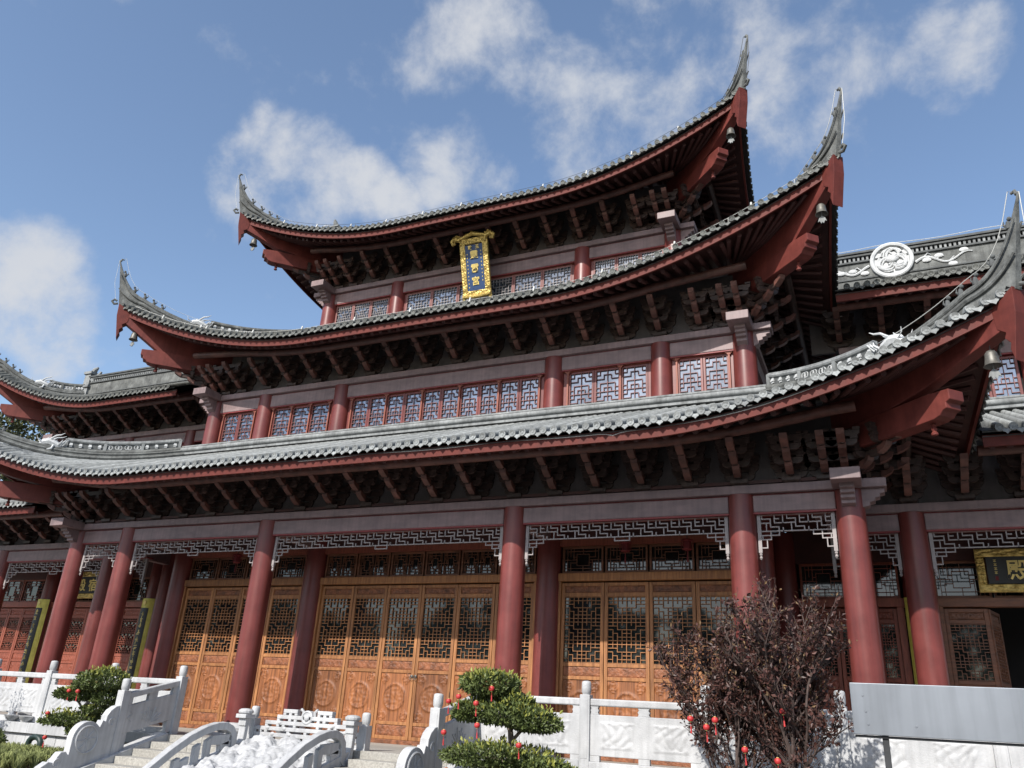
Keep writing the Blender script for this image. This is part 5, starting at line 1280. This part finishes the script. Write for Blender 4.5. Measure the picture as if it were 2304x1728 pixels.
# ------------------------------------------------------------------ cables, lamps, lanterns under the eave
def cable(pts, r, m, label, name='eave_cable', cat='cable'):
    o = MB(); o.tube(pts, r, 5); c = o.build(name, m, None, smooth=True); tag(c, label, cat); return c
P = []
for x in lin(-1.0, 9.6, 80):
    y = T1.ye(x) + .125; z = T1.z(x, T1.ye(x)) - .088 + .012 * math.sin(x * 2.1) + (.05 * math.exp(-((x - 5.9) / .12) ** 2) * -1); P.append((x, y, z))
cable(P, .008, 'cable_white', 'thin white cable strung along the lowest eave of the main hall')
for rf, r_, m, lab, zo, xa, xb in ((T2, .006, 'cable_white', 'thin cable with white lamp tubes above the middle eave', .17, -9.6, 9.7), (T3, .005, 'cable_dark', 'thin lightning wire on pins above the topmost eave', .24, -7.6, 7.8)):
    c = thing('eave_wire', lab, 'cable', (0, rf.Ye, rf.Ze)); xs = lin(xa, xb, 60)
    o = MB(); o.tube([(x, rf.ye(x) + .10, rf.z(x, rf.ye(x)) + zo) for x in xs], r_, 5); o.build('wire', m, c)
    for x in lin(xa + .6, xb - .5, 13): o = MB(); o.tube([(x, rf.ye(x) + .10, rf.z(x, rf.ye(x)) + .02), (x, rf.ye(x) + .10, rf.z(x, rf.ye(x)) + zo)], .006, 5); o.build('pin', m, c)
    for x in lin(xa + 1.2, xb - 1.4, 10): o = MB(); z = rf.z(x, rf.ye(x)); o.tube([(x, rf.ye(x) + .04, z + .08), (x, rf.ye(x) + .08, z + .22)], .022, 7); o.build('lamp_tube', 'cable_white', c)
for g in (1, -1):
    for rf, nm in ((T1, 'lowest'), (T2, 'middle'), (T3, 'topmost')):
        if rf is T1 and g < 0: continue
        LH = (rf.Xc - rf.Xt) * SQ2; Hh = lambda t, up=0, out=0: (g * (rf.Xt + (rf.Xc - rf.Xt) * t + out), rf.Yt + (rf.Yc - rf.Yt) * t - out, rf.z(rf.Xt + (rf.Xc - rf.Xt) * t, rf.Yt + (rf.Yc - rf.Yt) * t) + up)
        K = lambda t: max(0, 1 - (1 - t) * LH / .95)
        pts = [Hh(1, .15, .10), Hh(1, .7, .20), Hh(1, 1.45, .22), Hh(.995, 1.56, .12)] + [Hh(t, .31 + 1.04 * K(t) ** 3.4 + .24, .1 * K(t)) for t in lin(.975, .5, 24)]
        cable(pts, .007 if g > 0 else .005, 'cable_white' if rf is not T3 or g < 0 else 'cable_dark', f'thin cable following the {"right" if g > 0 else "left"} horn of the {nm} roof of the main hall', 'ridge_cable')
for sg in (1,):
    P = [(sg * x, 4.0, 11.80 + .02 * math.sin(x * 3)) for x in lin(9.75, 16.4, 30)]; c = cable(P, .009, 'cable_white', 'white lamp string above the dragon ridge of the right side hall', 'ridge_cable')
def palace_lantern(x, y, z, label):
    t = thing('palace_lantern', label, 'lantern', (x, y, z - .5), 'red palace lanterns in the veranda')
    o = MB(); o.tube([(x, y, 4.80), (x, y, z)], .008, 5); o.build('chain', 'cable_dark', t)
    o = MB(); o.lathe(x, y, [(.04, z + .02), (.12, z), (.13, z - .02), (.08, z - .04), (.075, z - .18), (.11, z - .19), (.09, z - .21), (.04, z - .22)], 6); o.build('body', 'seal_red', t)
    o = MB()
    for k in range(6): a_ = k * 1.047; o.tube([(x + .12 * math.cos(a_), y + .12 * math.sin(a_), z - .02), (x + .12 * math.cos(a_), y + .12 * math.sin(a_), z - .16)], [.006, .010], 5)
    o.tube([(x, y, z - .22), (x, y, z - .45)], [.008, .02], 6); o.build('tassel', 'seal_red', t)
for x, lab in ((5.1, 'red palace lantern left of centre in the bay right of the middle doors'), (6.4, 'red palace lantern near the right column of the bay right of the middle doors'), (-5.4, 'red palace lantern in the bay left of the middle doors')):
    palace_lantern(x, 1.45, 4.16, lab)
# ------------------------------------------------------------------ trees beyond
def far_tree(x, y, z0, h, r, label, seed, n=5200, group=None):
    rnd = random.Random(seed); t = thing('background_tree', label, 'tree', (x, y, z0), group)
    o = MB(); o.tube([(x, y, z0), (x + .2, y, z0 + h * .4), (x + .1, y, z0 + h * .85)], [.25, .18, .06], 8)
    bl = []
    for k in range(13):
        a_ = rnd.uniform(0, 6.28); zz = z0 + h * rnd.uniform(.42, .97); rr_ = r * (1.05 - .6 * (zz - z0) / h) * rnd.uniform(.4, 1); c = (x + rr_ * math.cos(a_), y + rr_ * math.sin(a_), zz); bl.append((c, r * rnd.uniform(.28, .5)))
        o.tube([(x + .1, y, zz - h * .12), c], [.07, .02], 5)
    o.build('trunk', 'bark', t, smooth=True)
    fs = [pad_pts(c, q, q, q * .7, rnd, .3) for c, q in bl]
    leaf_cloud(n, lambda k: fs[k % len(fs)](k), .26, rnd, .55, .2).build('crown', 'leaf_far', t)
far_tree(-27.6, 8.3, GZ, 13.9, 3.0, 'green tree behind the left side hall, seen between its two roofs', 5)
V = MB(); rnd = random.Random(8)
fs = []
for k in range(46):
    x = -60 + 2.8 * k + rnd.uniform(-1, 1); hh = 10.0 + 1.2 * math.sin(k * .5) + rnd.uniform(-.8, .9); fs.append((x, -44 + rnd.uniform(-3, 3), hh))
def fn(k):
    x, y, hh = fs[k % len(fs)]; z = GZ + rnd.random() ** .8 * hh; r = 2.4 * (1 - .55 * ((z - GZ) / hh) ** 2); a_ = rnd.uniform(0, 6.28); q = r * rnd.random() ** .4
    return (x + q * math.cos(a_), y + q * math.sin(a_), z), (math.cos(a_), math.sin(a_), .5)
g_ = leaf_cloud(22000, fn, .85, rnd, .7, .2).build('tree_belt', 'leaf_far', None); tag(g_, 'dense belt of trees across the plaza, mirrored in the door panes', 'trees', kind='stuff')
